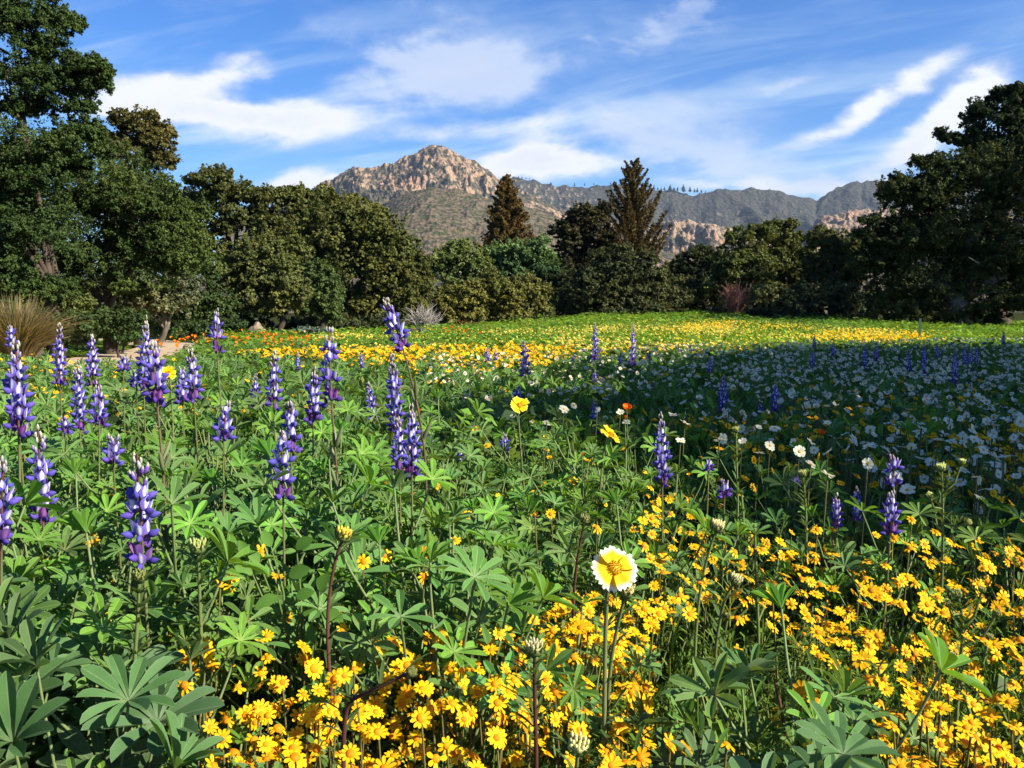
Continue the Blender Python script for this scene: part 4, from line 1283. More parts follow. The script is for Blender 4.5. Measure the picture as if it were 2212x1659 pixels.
def lupine(top, low, d, width, label, group=None, base=None, pods=0, leaves=10, old=0.0, near=False, curve=0.0, sparse=1.0, leaf_h=None, dense=False):
    """a flowering stalk between two measured points at distance d"""
    A, B = P(*top, d), P(*low, d)
    w = width * d / FPX
    L = float(np.linalg.norm(A - B))
    bx, by = (P(*base, d)[0] if base else B[0] + (B[0] - A[0]) * 0.35), d + RNG.uniform(-0.02, 0.05)
    gz = float(ground_z(bx, by))
    root = bpy.data.objects.new('lupine', None); COL.objects.link(root)
    org = np.array([bx, by, gz]); root.location = org
    tag(root, label, 'lupine', group)
    A, B = A - org, B - org
    if base:
        q = P(*base, d) - org
        ctrl = np.array([[0, 0, -0.03], [q[0] * 0.5, 0, q[2] * 0.5], q, B, A])
    else:
        ctrl = np.array([[0, 0, -0.03], [B[0] * 0.25, B[1] * 0.25, B[2] * 0.45], [B[0] * 0.7, B[1] * 0.7, B[2] * 0.8], B, A])
    ctrl[3, 0] += curve
    seg = np.concatenate([[0], np.cumsum(np.linalg.norm(np.diff(ctrl, axis=0), axis=1))])
    n = 22
    u = np.linspace(0, seg[-1], n)
    lin = np.stack([np.interp(u, seg, ctrl[:, k_]) for k_ in range(3)], 1)
    for _ in range(3): lin[1:-1] = 0.25 * lin[:-2] + 0.5 * lin[1:-1] + 0.25 * lin[2:]
    st_ = MB()
    cc = np.where((u > seg[3] - 0.35 * seg[3] * 0)[:, None] & (u > seg[3] * 0.97)[:, None], np.array([[0.105, 0.042, 0.032]]), np.array([[0.115, 0.130, 0.045]]))
    if pods or old > 0.4: cc = np.where((u > seg[3] * 0.45)[:, None], np.array([[0.115, 0.075, 0.045]]), cc)
    tube(st_, lin, np.linspace(0.0036, 0.0013, n) * max(1.0, w / 0.045), cc, 6)
    for _ in range(int(10 * (0.3 + old))):                               # dry scars where florets have dropped
        q = RNG.uniform(seg[3] * 0.72, seg[3])
        p = np.array([np.interp(q, u, lin[:, k_]) for k_ in range(3)])
        a = RNG.uniform(0, 6.28)
        tube(st_, [p, p + np.array([math.cos(a), math.sin(a), 0.5]) * 0.008], [0.001, 0.0006], (0.22, 0.17, 0.10), 4)
    st_.build('stem', M_STEM, root)
    for i in range(pods):
        q = RNG.uniform(seg[3] * 0.6, seg[3] * 0.9)
        p = np.array([np.interp(q, u, lin[:, k_]) for k_ in range(3)])
        a = i * 2.4
        t = MB(); pod(t, p, (math.cos(a) * 0.55, math.sin(a) * 0.55, 1.0), RNG.uniform(0.025, 0.04)); t.build('seed_pod', M_LEAF, root)
    # the spike: whorls of five, opening from the bottom
    fl = min(0.0175, max(0.0105, w * 0.37))
    pitch = fl * (0.80 if dense else 0.96) / sparse
    nw = max(3, int(round(L * 0.98 / pitch)))
    spike = MB()
    sp = None
    if near: sp = bpy.data.objects.new('flower_spike', None)
    items = []
    for i in range(nw):
        f = (i + 0.3) / nw
        f = f + 0.05 * math.sin(f * math.pi)
        s_ = seg[3] + (seg[4] - seg[3]) * min(f, 0.985)
        p = np.array([np.interp(s_, u, lin[:, k_]) for k_ in range(3)])
        ax = np.array([np.interp(min(s_ + 0.01, seg[4]), u, lin[:, k_]) - np.interp(max(s_ - 0.01, 0), u, lin[:, k_]) for k_ in range(3)])
        ax /= np.linalg.norm(ax)
        ex = np.array([1.0, 0, 0]) - ax * ax[0]; ex /= np.linalg.norm(ex)
        ey = np.cross(ax, ex)
        opened = f < 0.72
        k_n = 5 if opened else 7
        a0 = RNG.uniform(0, 6.28)
        for j in range(k_n):
            if opened and RNG.random() > 0.97 * min(1, sparse + 0.25): continue
            a = a0 + j * 2 * np.pi / k_n + RNG.normal() * 0.3
            if opened:
                age = np.clip(old * 0.5 + 0.75 * (0.30 - f) / 0.30 + RNG.normal() * 0.12, 0, 1)
                kind = min(5, int(age * 5.99)); s = fl * RNG.uniform(0.9, 1.12) * (1.0 if f < 0.5 else 1.0 - 0.25 * (f - 0.5) / 0.22)
                tilt = RNG.uniform(-0.25, 0.40) + 0.35 * sstep(0.4, 0.72, f)
                lift_r = 0.52 * s
            else:
                g_ = (f - 0.72) / 0.28
                kind = -1 - min(4, int((1 - g_) * 4.99)); s = fl * (1.0 - 0.45 * g_) * RNG.uniform(0.85, 1.1); tilt = 0.05 + 0.55 * g_ + RNG.uniform(-.15, .15); lift_r = 0.26 * s * (1 - 0.6 * g_)
            out = ex * math.cos(a) + ey * math.sin(a)
            X_ = out * math.cos(tilt) + ax * math.sin(tilt)
            Z_ = ax * math.cos(tilt) - out * math.sin(tilt)
            Rm = np.stack([X_, np.cross(Z_, X_), Z_], 1)
            items.append((kind, mat4(p + out * lift_r * 0.8 + ax * RNG.normal() * 0.26 * pitch, Rm, s)))
    if near:
        for kind, M in items:
            if kind < 0: spike.tmpl(BUDS[-1 - kind], M)
        sp = spike.build('flower_spike', M_PETAL, root)
        for kind, M in items:
            if kind >= 0:
                o = link('floret', FLORET_MESH[kind], sp)
                o.matrix_local = Matrix(M.tolist())
    else:
        for kind, M in items:
            spike.tmpl(FLORETS[kind] if kind >= 0 else BUDS[-1 - kind], M, RNG.uniform(0.85, 1.1))
        spike.build('flower_spike', M_PETAL, root)
    # leaves on long stalks round the lower stem
    if leaves:
        lv, pt = MB(), MB()
        hh = leaf_h if leaf_h else min(0.46, B[2] * 0.9)
        for i in range(leaves):
            a = i * 2.4 + RNG.random()
            q = RNG.uniform(0.35, 0.8) * hh
            p = np.array([np.interp(q, lin[:, 2], lin[:, k_]) for k_ in range(3)])
            r = RNG.uniform(0.04, 0.09)
            e = np.array([p[0] + math.cos(a) * r, p[1] + math.sin(a) * r, min(hh, q + RNG.uniform(0.05, 0.13))])
            tube(pt, [p, (p + e) / 2 + np.array([0, 0, -0.008]), e], [0.0018, 0.0015, 0.0011], (0.14, 0.19, 0.07), 5)
            nrm = np.array([[math.cos(a) * 0.4 + 0.2, math.sin(a) * 0.4 - 0.2, 1.0]]) + RNG.normal(size=(1, 3)) * 0.2
            pool = LEAVES if d < 3 else LEAVES_LO
            lv.tmpl(pool[RNG.integers(len(pool))], mat4(e, basis(nrm, np.array([RNG.uniform(0, 6.28)]))[0], RNG.uniform(0.8, 1.15)), RNG.uniform(0.85, 1.15))
        pt.build('leaf_stalks', M_STEM, root)
        lv.build('leaves', M_LEAF, root)
    return root

# ------------------------------------------------------------------ the meadow: where everything grows
RNG = np.random.default_rng(31)
LUPINES = [  # top, low end of the flowers, distance, spike width, label, extras
    ((22, 705), (24, 748), 1.75, 30, 'small pale-tipped lupine showing over the big spike at the picture edge', dict(leaves=0)),
    ((34, 739), (41, 935), 1.35, 70, 'large pale blue lupine spike at the picture edge, upper of two there', dict(near=True)),
    ((128, 700), (129, 832), 2.4, 36, 'slim lupine spike before the tan bunchgrass and path', dict(near=True)),
    ((199, 722), (200, 832), 2.5, 36, 'slim lupine spike standing against the sandy path', {}),
    ((213, 827), (215, 925), 1.9, 50, 'blue lupine with a bare brown stem below, under the path lupine', dict(near=True, base=(214, 1000))),
    ((167, 780), (174, 932), 2.1, 42, 'violet lupine half hidden by the brown-stemmed one', {}),
    ((266, 770), (266, 803), 2.7, 34, 'short stubby lupine before the end of the path', {}),
    ((316, 691), (310, 840), 2.4, 38, 'tall lupine behind the curved spike with the pods', {}),
    ((330, 739), (345, 876), 1.4, 74, 'curved purple lupine with grey pods low on its stem', dict(near=True, base=(357, 1062), pods=9, old=0.55, curve=-0.004)),
    ((294, 804), (294, 835), 2.4, 38, 'tiny lupine head left of the yellow tidy tip', {}),
    ((411, 756), (419, 866), 1.9, 52, 'blue lupine right of the yellow tidy tip', dict(near=True)),
    ((393, 797), (396, 870), 2.1, 42, 'low lupine tucked against the blue one by the yellow tidy tip', {}),
    ((467, 670), (468, 765), 2.0, 44, 'sparse tall lupine with few florets and a long bare stem', dict(near=True, base=(478, 880), old=0.35, sparse=0.72)),
    ((488, 876), (482, 952), 1.6, 58, 'short dense lupine above the green leaves, alone', dict(near=True)),
    ((82, 931), (93, 1134), 1.35, 70, 'long blue lupine with gaps between its whorls near the picture edge', dict(near=True, sparse=0.8)),
    ((244, 945), (244, 1004), 1.5, 60, 'squat lupine head just beginning to open', dict(near=True)),
    ((296, 980), (309, 1207), 1.05, 88, 'largest blue and white lupine spike, lowest among the leaves', dict(near=True, sparse=0.78)),
    ((6, 997), (2, 1178), 1.05, 80, 'lupine cut by the picture edge, level with the largest spike', dict(near=True, sparse=0.85)),
    ((591, 760), (591, 877), 2.1, 44, 'lavender lupine left of the close-set pair', dict(near=True, sparse=0.8)),
    ((552, 808), (550, 880), 3.2, 28, 'thin faint lupine behind the lavender one', {}),
    ((625, 866), (628, 976), 1.7, 58, 'paler rear lupine of the close-set pair', dict(near=True)),
    ((608, 931), (612, 1076), 1.3, 70, 'deep violet front lupine of the close-set pair', dict(near=True, old=0.2, sparse=0.85)),
    ((678, 794), (676, 914), 2.0, 48, 'purple lupine leaning on the tall whorled one', dict(old=0.3)),
    ((711, 705), (715, 872), 1.6, 62, 'tall lupine with separate purple whorls over a podded brown stem', dict(near=True, base=(733, 1070), pods=8, old=0.6, sparse=0.66)),
    ((643, 763), (643, 800), 6, 15, 'tiny far lupine before the golden band', dict(leaves=0)),
    ((831, 643), (883, 758), 1.7, 54, 'tallest leaning lupine rising above the meadow line', dict(near=True, base=(921, 966), pods=3, old=0.35, curve=-0.006)),
    ((847, 767), (856, 940), 1.9, 46, 'blue lupine below the tallest leaning one', dict(near=True, old=0.2)),
    ((888, 876), (890, 1026), 1.5, 54, 'right-hand violet lupine of the entwined pair in the middle', dict(near=True, old=0.2)),
    ((860, 900), (864, 1033), 1.55, 44, 'left-hand violet lupine of the entwined pair in the middle', dict(near=True, old=0.2)),
    ((780, 763), (780, 796), 6, 16, 'dark little lupine standing before the golden band', dict(leaves=0)),
    ((795, 825), (807, 905), 3, 30, 'slightly leaning small lupine left of the entwined pair', {}),
    ((1053, 753), (1053, 781), 5.5, 17, 'wider of two small lupines side by side at the golden band', dict(leaves=4)),
    ((1070, 755), (1070, 779), 5.6, 12, 'narrower of two small lupines side by side at the golden band', dict(leaves=4)),
    ((1130, 736), (1137, 812), 3.2, 29, 'dark lupine above the yellow tidy tip in the middle', {}),
    ((1120, 835), (1120, 862), 3.3, 24, 'lupine tip peeping right over the yellow tidy tip in the middle', dict(leaves=4)),
    ((1012, 840), (1012, 860), 4, 17, 'small low lupine among the first white daisies', dict(leaves=4)),
    ((1091, 938), (1091, 978), 2.5, 27, 'pale bud-like lupine below the yellow tidy tip in the middle', {}),
    ((993, 976), (993, 993), 2.3, 20, 'tiny purple lupine tip in the leaves right of the entwined pair', dict(leaves=4)),
    ((948, 777), (948, 801), 8, 12, 'faint lupine behind the white daisies', dict(leaves=0)),
    ((1285, 698), (1285, 777), 5, 20, 'dark upright lupine breaking the far meadow edge', dict(dense=True)),
    ((1368, 701), (1366, 790), 5, 19, 'pale banded lupine breaking the far meadow edge', {}),
    ((1285, 802), (1285, 825), 4.4, 17, 'small lupine straight below the dark upright one', dict(leaves=4)),
    ((1283, 863), (1285, 935), 3.2, 25, 'dark lupine behind the side-turned yellow tidy tip', dict(dense=True)),
    ((931, 938), (931, 966), 2.6, 20, 'withered lupine head beside the entwined pair', dict(old=0.8)),
    ((1759, 722), (1759, 751), 7, 11, 'short far lupine before the golden strip', dict(leaves=0)),
    ((1800, 737), (1800, 771), 6.5, 13, 'far lupine below the golden strip, alone', dict(leaves=0)),
    ((1869, 746), (1869, 797), 5.5, 17, 'taller of two lupines side by side in the shaded daisies', dict(leaves=0, dense=True)),
    ((1893, 746), (1893, 781), 6, 14, 'shorter of two lupines side by side in the shaded daisies', dict(leaves=0, dense=True)),
    ((1962, 755), (1962, 806), 5.5, 18, 'dark lupine left of the tallest shaded lupine', dict(leaves=0, dense=True)),
    ((1996, 737), (1996, 811), 5.2, 15, 'tallest slim lupine in the shaded daisies', dict(leaves=0, dense=True)),
    ((2064, 749), (2063, 831), 4.8, 17, 'longest dark lupine left of the shaded trio', dict(leaves=0, dense=True)),
    ((2084, 746), (2084, 788), 5.6, 13, 'left lupine of the shaded trio', dict(leaves=0, dense=True)),
    ((2097, 753), (2097, 802), 5.4, 15, 'middle lupine of the shaded trio', dict(leaves=0, dense=True)),
    ((2110, 748), (2109, 790), 5.6, 13, 'right lupine of the shaded trio', dict(leaves=0, dense=True)),
    ((2025, 746), (2026, 775), 6, 12, 'short lupine right of the tallest shaded one', dict(leaves=0)),
    ((1534, 771), (1534, 806), 4.6, 15, 'small dark lupine at the near end of the shaded daisies', dict(leaves=0)),
    ((1563, 810), (1561, 890), 3.4, 26, 'strong shaded lupine, left of two with a daisy patch between', dict(dense=True)),
    ((1676, 826), (1676, 890), 3.3, 26, 'strong shaded lupine, right of two with a daisy patch between', dict(base=(1655, 1005), dense=True)),
    ((1642, 872), (1642, 893), 3.4, 16, 'tiny shaded lupine beside the strong right one', dict(leaves=3)),
    ((1755, 755), (1755, 793), 5.6, 15, 'hazy blue lupine deep in the shaded daisies', dict(leaves=0)),
    ((1427, 896), (1431, 1043), 1.7, 48, 'violet and white lupine standing alone at the edge of the shade', dict(near=True, sparse=0.9)),
    ((1565, 1039), (1565, 1075), 1.6, 40, 'dark opening lupine head over the golden flowers', dict(old=0.4)),
    ((1806, 1066), (1808, 1140), 1.7, 38, 'smaller lupine left of the dark one above the golden flowers at the shade', dict(near=True)),
    ((1851, 1052), (1851, 1127), 1.85, 30, 'dark lupine between its small neighbour and the double spike', {}),
    ((1928, 980), (1932, 1048), 1.6, 46, 'upper spike of the double lupine over the golden flowers', dict(near=True, sparse=0.8)),
    ((1926, 1064), (1924, 1152), 1.5, 54, 'lower spike of the double lupine over the golden flowers', dict(near=True, old=0.2)),
    ((1717, 1027), (1717, 1047), 2.0, 24, 'small lupine tip in the dark gap between gold and white', dict(leaves=4)),
    ((1238, 767), (1238, 781), 5.5, 12, 'tiny lupine left of the dark upright one', dict(leaves=3)),
    ((1339, 769), (1339, 786), 5.2, 14, 'tiny lupine left of the pale banded one', dict(leaves=3)),
    ((1404, 760), (1404, 775), 5.6, 12, 'tiny lupine right of the pale banded one', dict(leaves=3)),
    ((2168, 717), (2168, 743), 7, 11, 'far small lupine near the picture edge by the oak', dict(leaves=0)),
    ((1531, 998), (1531, 1016), 1.9, 15, 'lupine tip low beside the double-stemmed leafy plant', dict(leaves=3)),
    ((139, 905), (141, 936), 2.0, 38, 'low lupine clump below the violet half-hidden one', {}),
]
for top, low, d, w, lab, kw in LUPINES:
    lupine(top, low, d, w, lab, **kw)


def inside(poly, x, y):
    p = np.asarray(poly, float); r = np.zeros(len(x), bool)
    j = len(p) - 1
    for i in range(len(p)):
        (xi, yi), (xj, yj) = p[i], p[j]
        with np.errstate(divide='ignore', invalid='ignore'):
            r ^= ((yi > y) != (yj > y)) & (x < (xj - xi) * (y - yi) / (yj - yi) + xi)
        j = i
    return r


GOLD_A = [(400, 1400), (470, 1340), (640, 1300), (720, 1340), (860, 1370), (1000, 1340), (1120, 1370), (1220, 1280), (1400, 1290), (1440, 1420), (1400, 1520), (1440, 1900), (440, 1900), (440, 1560)]
GOLD_B = [(1390, 1070), (1560, 1060), (1700, 1110), (1850, 1140), (2260, 1190), (2700, 1300), (2700, 1900), (1960, 1900), (1880, 1500), (1640, 1360), (1430, 1330), (1380, 1180)]
LEAF_C = [(820, 1080), (1220, 1050), (1260, 1200), (1180, 1360), (860, 1340)]
LEAF_BL = [(-300, 1390), (270, 1410), (340, 1540), (340, 1900), (-500, 1900)]
LEAF_BR = [(1450, 1560), (1560, 1510), (1740, 1520), (1820, 1600), (1840, 1900), (1440, 1900)]
LEAF_MR = [(1380, 1330), (1640, 1370), (1820, 1480), (1560, 1480), (1400, 1450)]
SHADE = [(1180, 800), (1420, 745), (1800, 735), (2300, 725), (2700, 740), (2700, 1150), (2210, 1140), (1950, 1060), (1700, 1010), (1480, 960), (1260, 880)]
DAISY_LIT = [(900, 770), (1180, 760), (1430, 745), (1480, 900), (1250, 930), (1050, 900), (960, 850), (900, 810)]


def scatter(n, y0, y1, wide=0.62, pad=0.25, log=False):
    if log: y = np.exp(RNG.uniform(math.log(y0), math.log(y1), n))
    else: y = np.sqrt(RNG.uniform(y0 ** 2, y1 ** 2, n))
    return np.stack([RNG.uniform(-1, 1, n) * (wide * y + pad), y], 1)


def pix(xy, z):
    return project(np.column_stack([xy, np.broadcast_to(z, (len(xy),)) + ground_z(xy[:, 0], xy[:, 1])]))


def off_path(xy, m=1.0):
    return (np.abs(xy[:, 0] - path_x(xy[:, 1])) > m) | (xy[:, 1] < 8)


def thin(xy, r, order=None):
    """keep points at least r apart (r may vary per point)"""
    r = np.broadcast_to(np.asarray(r, float), (len(xy),))
    cell = {}; keep = []; cs = float(r.max())
    for i in range(len(xy)):
        k_ = (int(xy[i, 0] // cs), int(xy[i, 1] // cs)); ok = True
        for a in (-1, 0, 1):
            for b in (-1, 0, 1):
                for j in cell.get((k_[0] + a, k_[1] + b), ()):
                    if (xy[i, 0] - xy[j, 0]) ** 2 + (xy[i, 1] - xy[j, 1]) ** 2 < r[i] ** 2: ok = False; break
                if not ok: break
            if not ok: break
        if ok: keep.append(i); cell.setdefault(k_, []).append(i)
    return np.array(keep, int)


def from_protos(protos, name, label, cat, group, x, y, yaw, s, used, k_, partnames):
    """a plant from the shared meshes of one of its kind"""
    root = link(name, protos[k_][0])
    root.location = (x, y, float(ground_z(x, y)))
    root.rotation_euler = (0, 0, yaw)
    root.scale = (s, s, s)
    tag(root, label, cat, group)
    for me, pn in zip(protos[k_][1:], partnames):
        if me is not None: link(pn, me, root)
    return root


RNG = np.random.default_rng(41)
# ---- leafy lupine plants without a spike
def lup_density(q):
    x, y = q[:, 0], q[:, 1]
    d = np.where((x < 1250) & (y > 850), 0.95, 0.0)
    d = np.where((x >= 1250) & (y > 900) & (y < 1230) & (x < 1500), 0.35, d)
    d = np.where((y <= 850) & (y > 775), 0.3, d)
    d = np.where((x >= 1500) & (y > 1000), 0.12, d)
    g = inside(GOLD_A, x, y) | inside(GOLD_B, x, y)
    d = np.where(g, 0.002, d)
    d = np.where((x < 420) & (y > 1230) & (y < 1440), 0.5, d)
    d = np.where((x > 420) & (x < 830) & (y > 1100) & (y < 1330), 0.55, d)
    d = np.where(inside(SHADE, x, y), 0.07, d)
    d = np.where(inside(LEAF_C, x, y), 1.3, d)
    d = np.where(inside(LEAF_BL, x, y), 1.35, d)
    d = np.where(inside(LEAF_BR, x, y), 1.3, d)
    d = np.where(inside(LEAF_MR, x, y), 0.7, d)
    return d


PLANTS = [lupine_plant_meshes(h, sp, n, s) for h, sp, n, s in
          [(0.43, 0.11, 14, 0.035), (0.45, 0.12, 15, 0.038), (0.41, 0.10, 13, 0.034), (0.46, 0.13, 16, 0.036), (0.40, 0.11, 14, 0.032), (0.44, 0.11, 14, 0.039), (0.42, 0.12, 14, 0.035), (0.45, 0.11, 12, 0.042)]]
BIG = [lupine_plant_meshes(h, sp, n, s, pool=LEAVES_GREY) for h, sp, n, s in [(0.47, 0.11, 12, 0.048), (0.50, 0.12, 13, 0.054), (0.45, 0.11, 12, 0.048), (0.48, 0.10, 11, 0.058)]]
PLANTS_LO = [lupine_plant_meshes(h, sp, n, s, pool=LEAVES_LO) for h, sp, n, s in [(0.42, 0.14, 13, 0.048), (0.46, 0.15, 14, 0.052), (0.40, 0.13, 12, 0.050), (0.44, 0.16, 15, 0.048)]]
xy = scatter(14000, 0.62, 9.5, 0.60, 0.22, log=True)
q = pix(xy, 0.43)
dn = lup_density(q)
for sx_ in (-0.11, 0.11):                                  # broad plants keep clear of the golden drifts
    qs = pix(xy + np.array([sx_, 0.05]), 0.43)
    gd = (inside(GOLD_A, qs[:, 0], qs[:, 1]) | inside(GOLD_B, qs[:, 0], qs[:, 1])) & ~inside(LEAF_BR, q[:, 0], q[:, 1]) & ~inside(LEAF_C, q[:, 0], q[:, 1])
    dn = np.where(gd, np.minimum(dn, 0.03), dn)
keep = RNG.random(len(xy)) < dn * np.interp(xy[:, 1], [0.6, 2, 9], [1, 1, 0.75])
keep &= (q[:, 1] < 2300)
xy, q, dn = xy[keep], q[keep], dn[keep]
o = thin(xy, np.clip(0.062 + 0.022 * xy[:, 1], 0.07, 0.24) * np.where(dn > 1.2, 0.85, 1.05))
xy, q = xy[o], q[o]
ordr = np.argsort(xy[:, 1])
LUP_LABELS = [(LEAF_BL, 'large-leaved lupine plant in the grey-green patch at the lower corner', 'large-leaved lupine plants of the corner patch'),
              (LEAF_BR, 'dark grey-green lupine plant in the patch enclosed by golden flowers at the lower edge', 'lupine plants enclosed by golden flowers'),
              (LEAF_C, 'grey-green lupine plant of the open patch of flat rosettes in the middle', 'lupine plants of the middle patch')]
extra = []
for n_, i in enumerate(ordr):
    if n_ >= 285: extra.append(i); continue
    x, y = xy[i]
    lab, grp = None, None
    for poly, l_, g_ in LUP_LABELS:
        if inside(poly, q[i:i + 1, 0], q[i:i + 1, 1])[0]: lab, grp = l_, g_
    if lab is None:
        if inside(GOLD_A, q[i:i + 1, 0], q[i:i + 1, 1])[0] or inside(GOLD_B, q[i:i + 1, 0], q[i:i + 1, 1])[0]: lab, grp = 'stray leafy lupine plant growing among the golden flowers', 'lupine plants among the golden flowers'
        elif q[i, 0] > 1250 and q[i, 1] < 1150: lab, grp = 'leafy lupine plant at the edge of the shade by the white daisies', 'lupine plants by the white daisies'
        elif q[i, 1] < 900: lab, grp = 'small far leafy lupine plant beyond the tall blue spikes', 'lupine plants beyond the spikes'
        elif q[i, 1] < 1100: lab, grp = 'green leafy lupine plant among the stems of the blue spikes', 'lupine plants among the spikes'
        else: lab, grp = 'leafy lupine plant between the blue spikes and the golden flowers', 'lupine plants before the spikes'
    big = inside(LEAF_BL, q[i:i + 1, 0], q[i:i + 1, 1])[0] or inside(LEAF_BR, q[i:i + 1, 0], q[i:i + 1, 1])[0]
    pool = BIG if big else (PLANTS if y < 3.0 else PLANTS_LO)
    s = RNG.uniform(0.88, 1.1) * (0.97 if y < 1.0 and not big else 1.0)
    if y < 0.8: s *= 0.94
    if inside(LEAF_BR, q[i:i + 1, 0], q[i:i + 1, 1])[0]: s *= 0.92
    if q[i, 0] < 1000 and 880 < q[i, 1] < 1380: s *= 1.13
    from_protos(pool, 'lupine_plant', lab, 'lupine plant', grp, x, y, RNG.normal() * 0.7, s, None, RNG.integers(len(pool)), ('leaves',))

PROTO = []
for k_ in range(4):
    st0, lv0 = MB(), MB()
    for j in range(9):
        a = j * 2.4; r = RNG.uniform(0.02, 0.13); z = RNG.uniform(0.34, 0.46)
        nr = np.array([[math.cos(a) * 0.3 + 0.25, math.sin(a) * 0.3 - 0.25, 1.0]]) + RNG.normal(size=(1, 3)) * 0.25
        lv0.tmpl(LEAVES_LO[RNG.integers(len(LEAVES_LO))], mat4((math.cos(a) * r, math.sin(a) * r, z), basis(nr, np.array([RNG.uniform(0, 6.28)]))[0], RNG.uniform(1.1, 1.6)), RNG.uniform(0.85, 1.15))
    PROTO.append(lv0)
cov = MB()
ex_ = np.array(extra, int)
kq = RNG.integers(4, size=len(ex_))
for j in range(4):
    ii = ex_[kq == j]
    cov.stamp(PROTO[j], np.column_stack([xy[ii], ground_z(xy[ii, 0], xy[ii, 1])]), basis(np.tile([[0, 0, 1.0]], (len(ii), 1)), RNG.normal(size=len(ii)) * 0.7), RNG.uniform(0.85, 1.08, len(ii)), RNG.uniform(0.85, 1.15, len(ii)))
if cov.n: cov.build('lupine_foliage', M_LEAF)['kind'] = 'stuff'
print('lupine plants', len(ordr), 'extra', len(extra))

RNG = np.random.default_rng(42)
# ---- golden flowers
GH = [(565, 1191), (599, 1245), (476, 1265), (786, 1213), (832, 1200), (915, 1196), (917, 1245), (620, 1335), (522, 1378), (527, 1340), (399, 1424), (445, 1414), (459, 1434), (399, 1481), (434, 1523), (489, 1554),
      (480, 1596), (552, 1526), (579, 1545), (530, 1545), (665, 1554), (685, 1574), (757, 1628), (765, 1445), (725, 1466), (775, 1345), (822, 1398), (880, 1498), (790, 1531), (727, 1541), (817, 1581), (910, 1551),
      (1002, 1554), (952, 1516), (1075, 1518), (1032, 1496), (1020, 1436), (1047, 1369), (970, 1376), (925, 1374), (1092, 1379), (1060, 1404), (942, 1639), (660, 1429), (610, 1474), (237, 1345), (222, 1426), (357, 1381),
      (1428, 1211), (1473, 1246), (1506, 1199), (1448, 1110), (1766, 1144), (1798, 1144), (1378, 1320), (1412, 1341), (1153, 1341), (1278, 1301), (1241, 1286), (1236, 1384), (1256, 1339), (1271, 1356), (1118, 1404),
      (1198, 1494), (1111, 1469), (1266, 1536), (1878, 1396), (2033, 1429), (1998, 1391), (2048, 1489), (2141, 1546), (1978, 1411), (2181, 1191), (1833, 1316), (1916, 1271), (1858, 1264), (1766, 1334), (1733, 1491),
      (1761, 1511), (1666, 1259), (1668, 1281), (1526, 1291), (2176, 1634), (2011, 1366), (200, 1168), (1190, 1110), (1155, 1112), (1290, 1140), (1710, 1150), (1970, 1122), (1650, 1170)]
gp = [G(x, y, z + ((0.07 if y < 1300 else 0.02) if not (inside(GOLD_A, np.array([x]), np.array([y]))[0] or inside(GOLD_B, np.array([x]), np.array([y]))[0]) else 0.0)) for (x, y), z in zip(GH, RNG.uniform(0.38, 0.43, len(GH)))]
xy = scatter(26000, 0.62, 3.4, 0.60, 0.15, log=True)
zz = np.interp(xy[:, 1], [0.65, 0.95, 1.2], [0.40, 0.43, 0.45]) - 0.21 * RNG.random(len(xy)) ** 1.2
q = pix(xy, zz)
inA, inB = inside(GOLD_A, q[:, 0], q[:, 1]), inside(GOLD_B, q[:, 0], q[:, 1])
patch = 0.35 + 1.1 * sstep(0.38, 0.62, vnoise(xy[:, 0] * 9 + 60, xy[:, 1] * 9 + 60))
pr = np.where(inA, 0.62 * patch, np.where(inB, 0.28 * patch, 0.012))
pr = np.where(inside(LEAF_BR, q[:, 0], q[:, 1]), 0.05, pr)
pr = np.where(inside(LEAF_BL, q[:, 0], q[:, 1]), 0.008, pr)
pr = np.where((q[:, 1] < 1150) & (q[:, 0] > 1500), 0.06, pr)
keep = (RNG.random(len(xy)) < pr) & (q[:, 1] < 1760)
o = np.nonzero(keep)[0]
o = o[thin(xy[o], 0.0085)]
print('gold', len(o))
cand = np.column_stack([xy[o], zz[o] + ground_z(xy[o, 0], xy[o, 1])])
allg = np.concatenate([np.array(gp), cand])
size = RNG.uniform(0.0078, 0.0122, len(allg))
nrm = np.array([0.30, -0.38, 0.80]) + RNG.normal(size=(len(allg), 3)) * 0.34
nrm[:len(gp)] = np.array([0.22, -0.55, 0.75]) + RNG.normal(size=(len(gp), 3)) * 0.25
nrm[:, 2] = np.maximum(nrm[:, 2], 0.05)
rot = basis(nrm, RNG.uniform(0, 6.28, len(allg)))
G_PETAL = [k_[0].mesh('petals', M_PETAL) for k_ in GOLD_KINDS]
G_DISC = [k_[1].mesh('flower_disc', M_PETAL) for k_ in GOLD_KINDS]
G_STEM = [[flower_stem(1.0 * h, (ox, oy)) for ox, oy in ((0.02, 0.01), (-0.02, 0.015), (0.01, -0.02))] for h in (0.25, 0.32, 0.39)]
rank = np.argsort(np.where(np.arange(len(allg)) < len(gp), -1, allg[:, 1]))
rest = MB(); rest_st = []


def gold_words(qx, qy):
    if inside(GOLD_A, np.array([qx]), np.array([qy]))[0]: return 'golden daisy of the dense drift at the lower middle', 'golden daisies of the middle drift'
    if inside(GOLD_B, np.array([qx]), np.array([qy]))[0]: return 'golden daisy of the wide drift in front of the shaded white daisies', 'golden daisies of the shade-side drift'
    if qy > 1120: return 'lone golden daisy among leaves outside the two dense drifts', 'golden daisies outside the drifts'
    return 'small golden daisy farther off among the leaves behind the drifts', 'golden daisies behind the drifts'


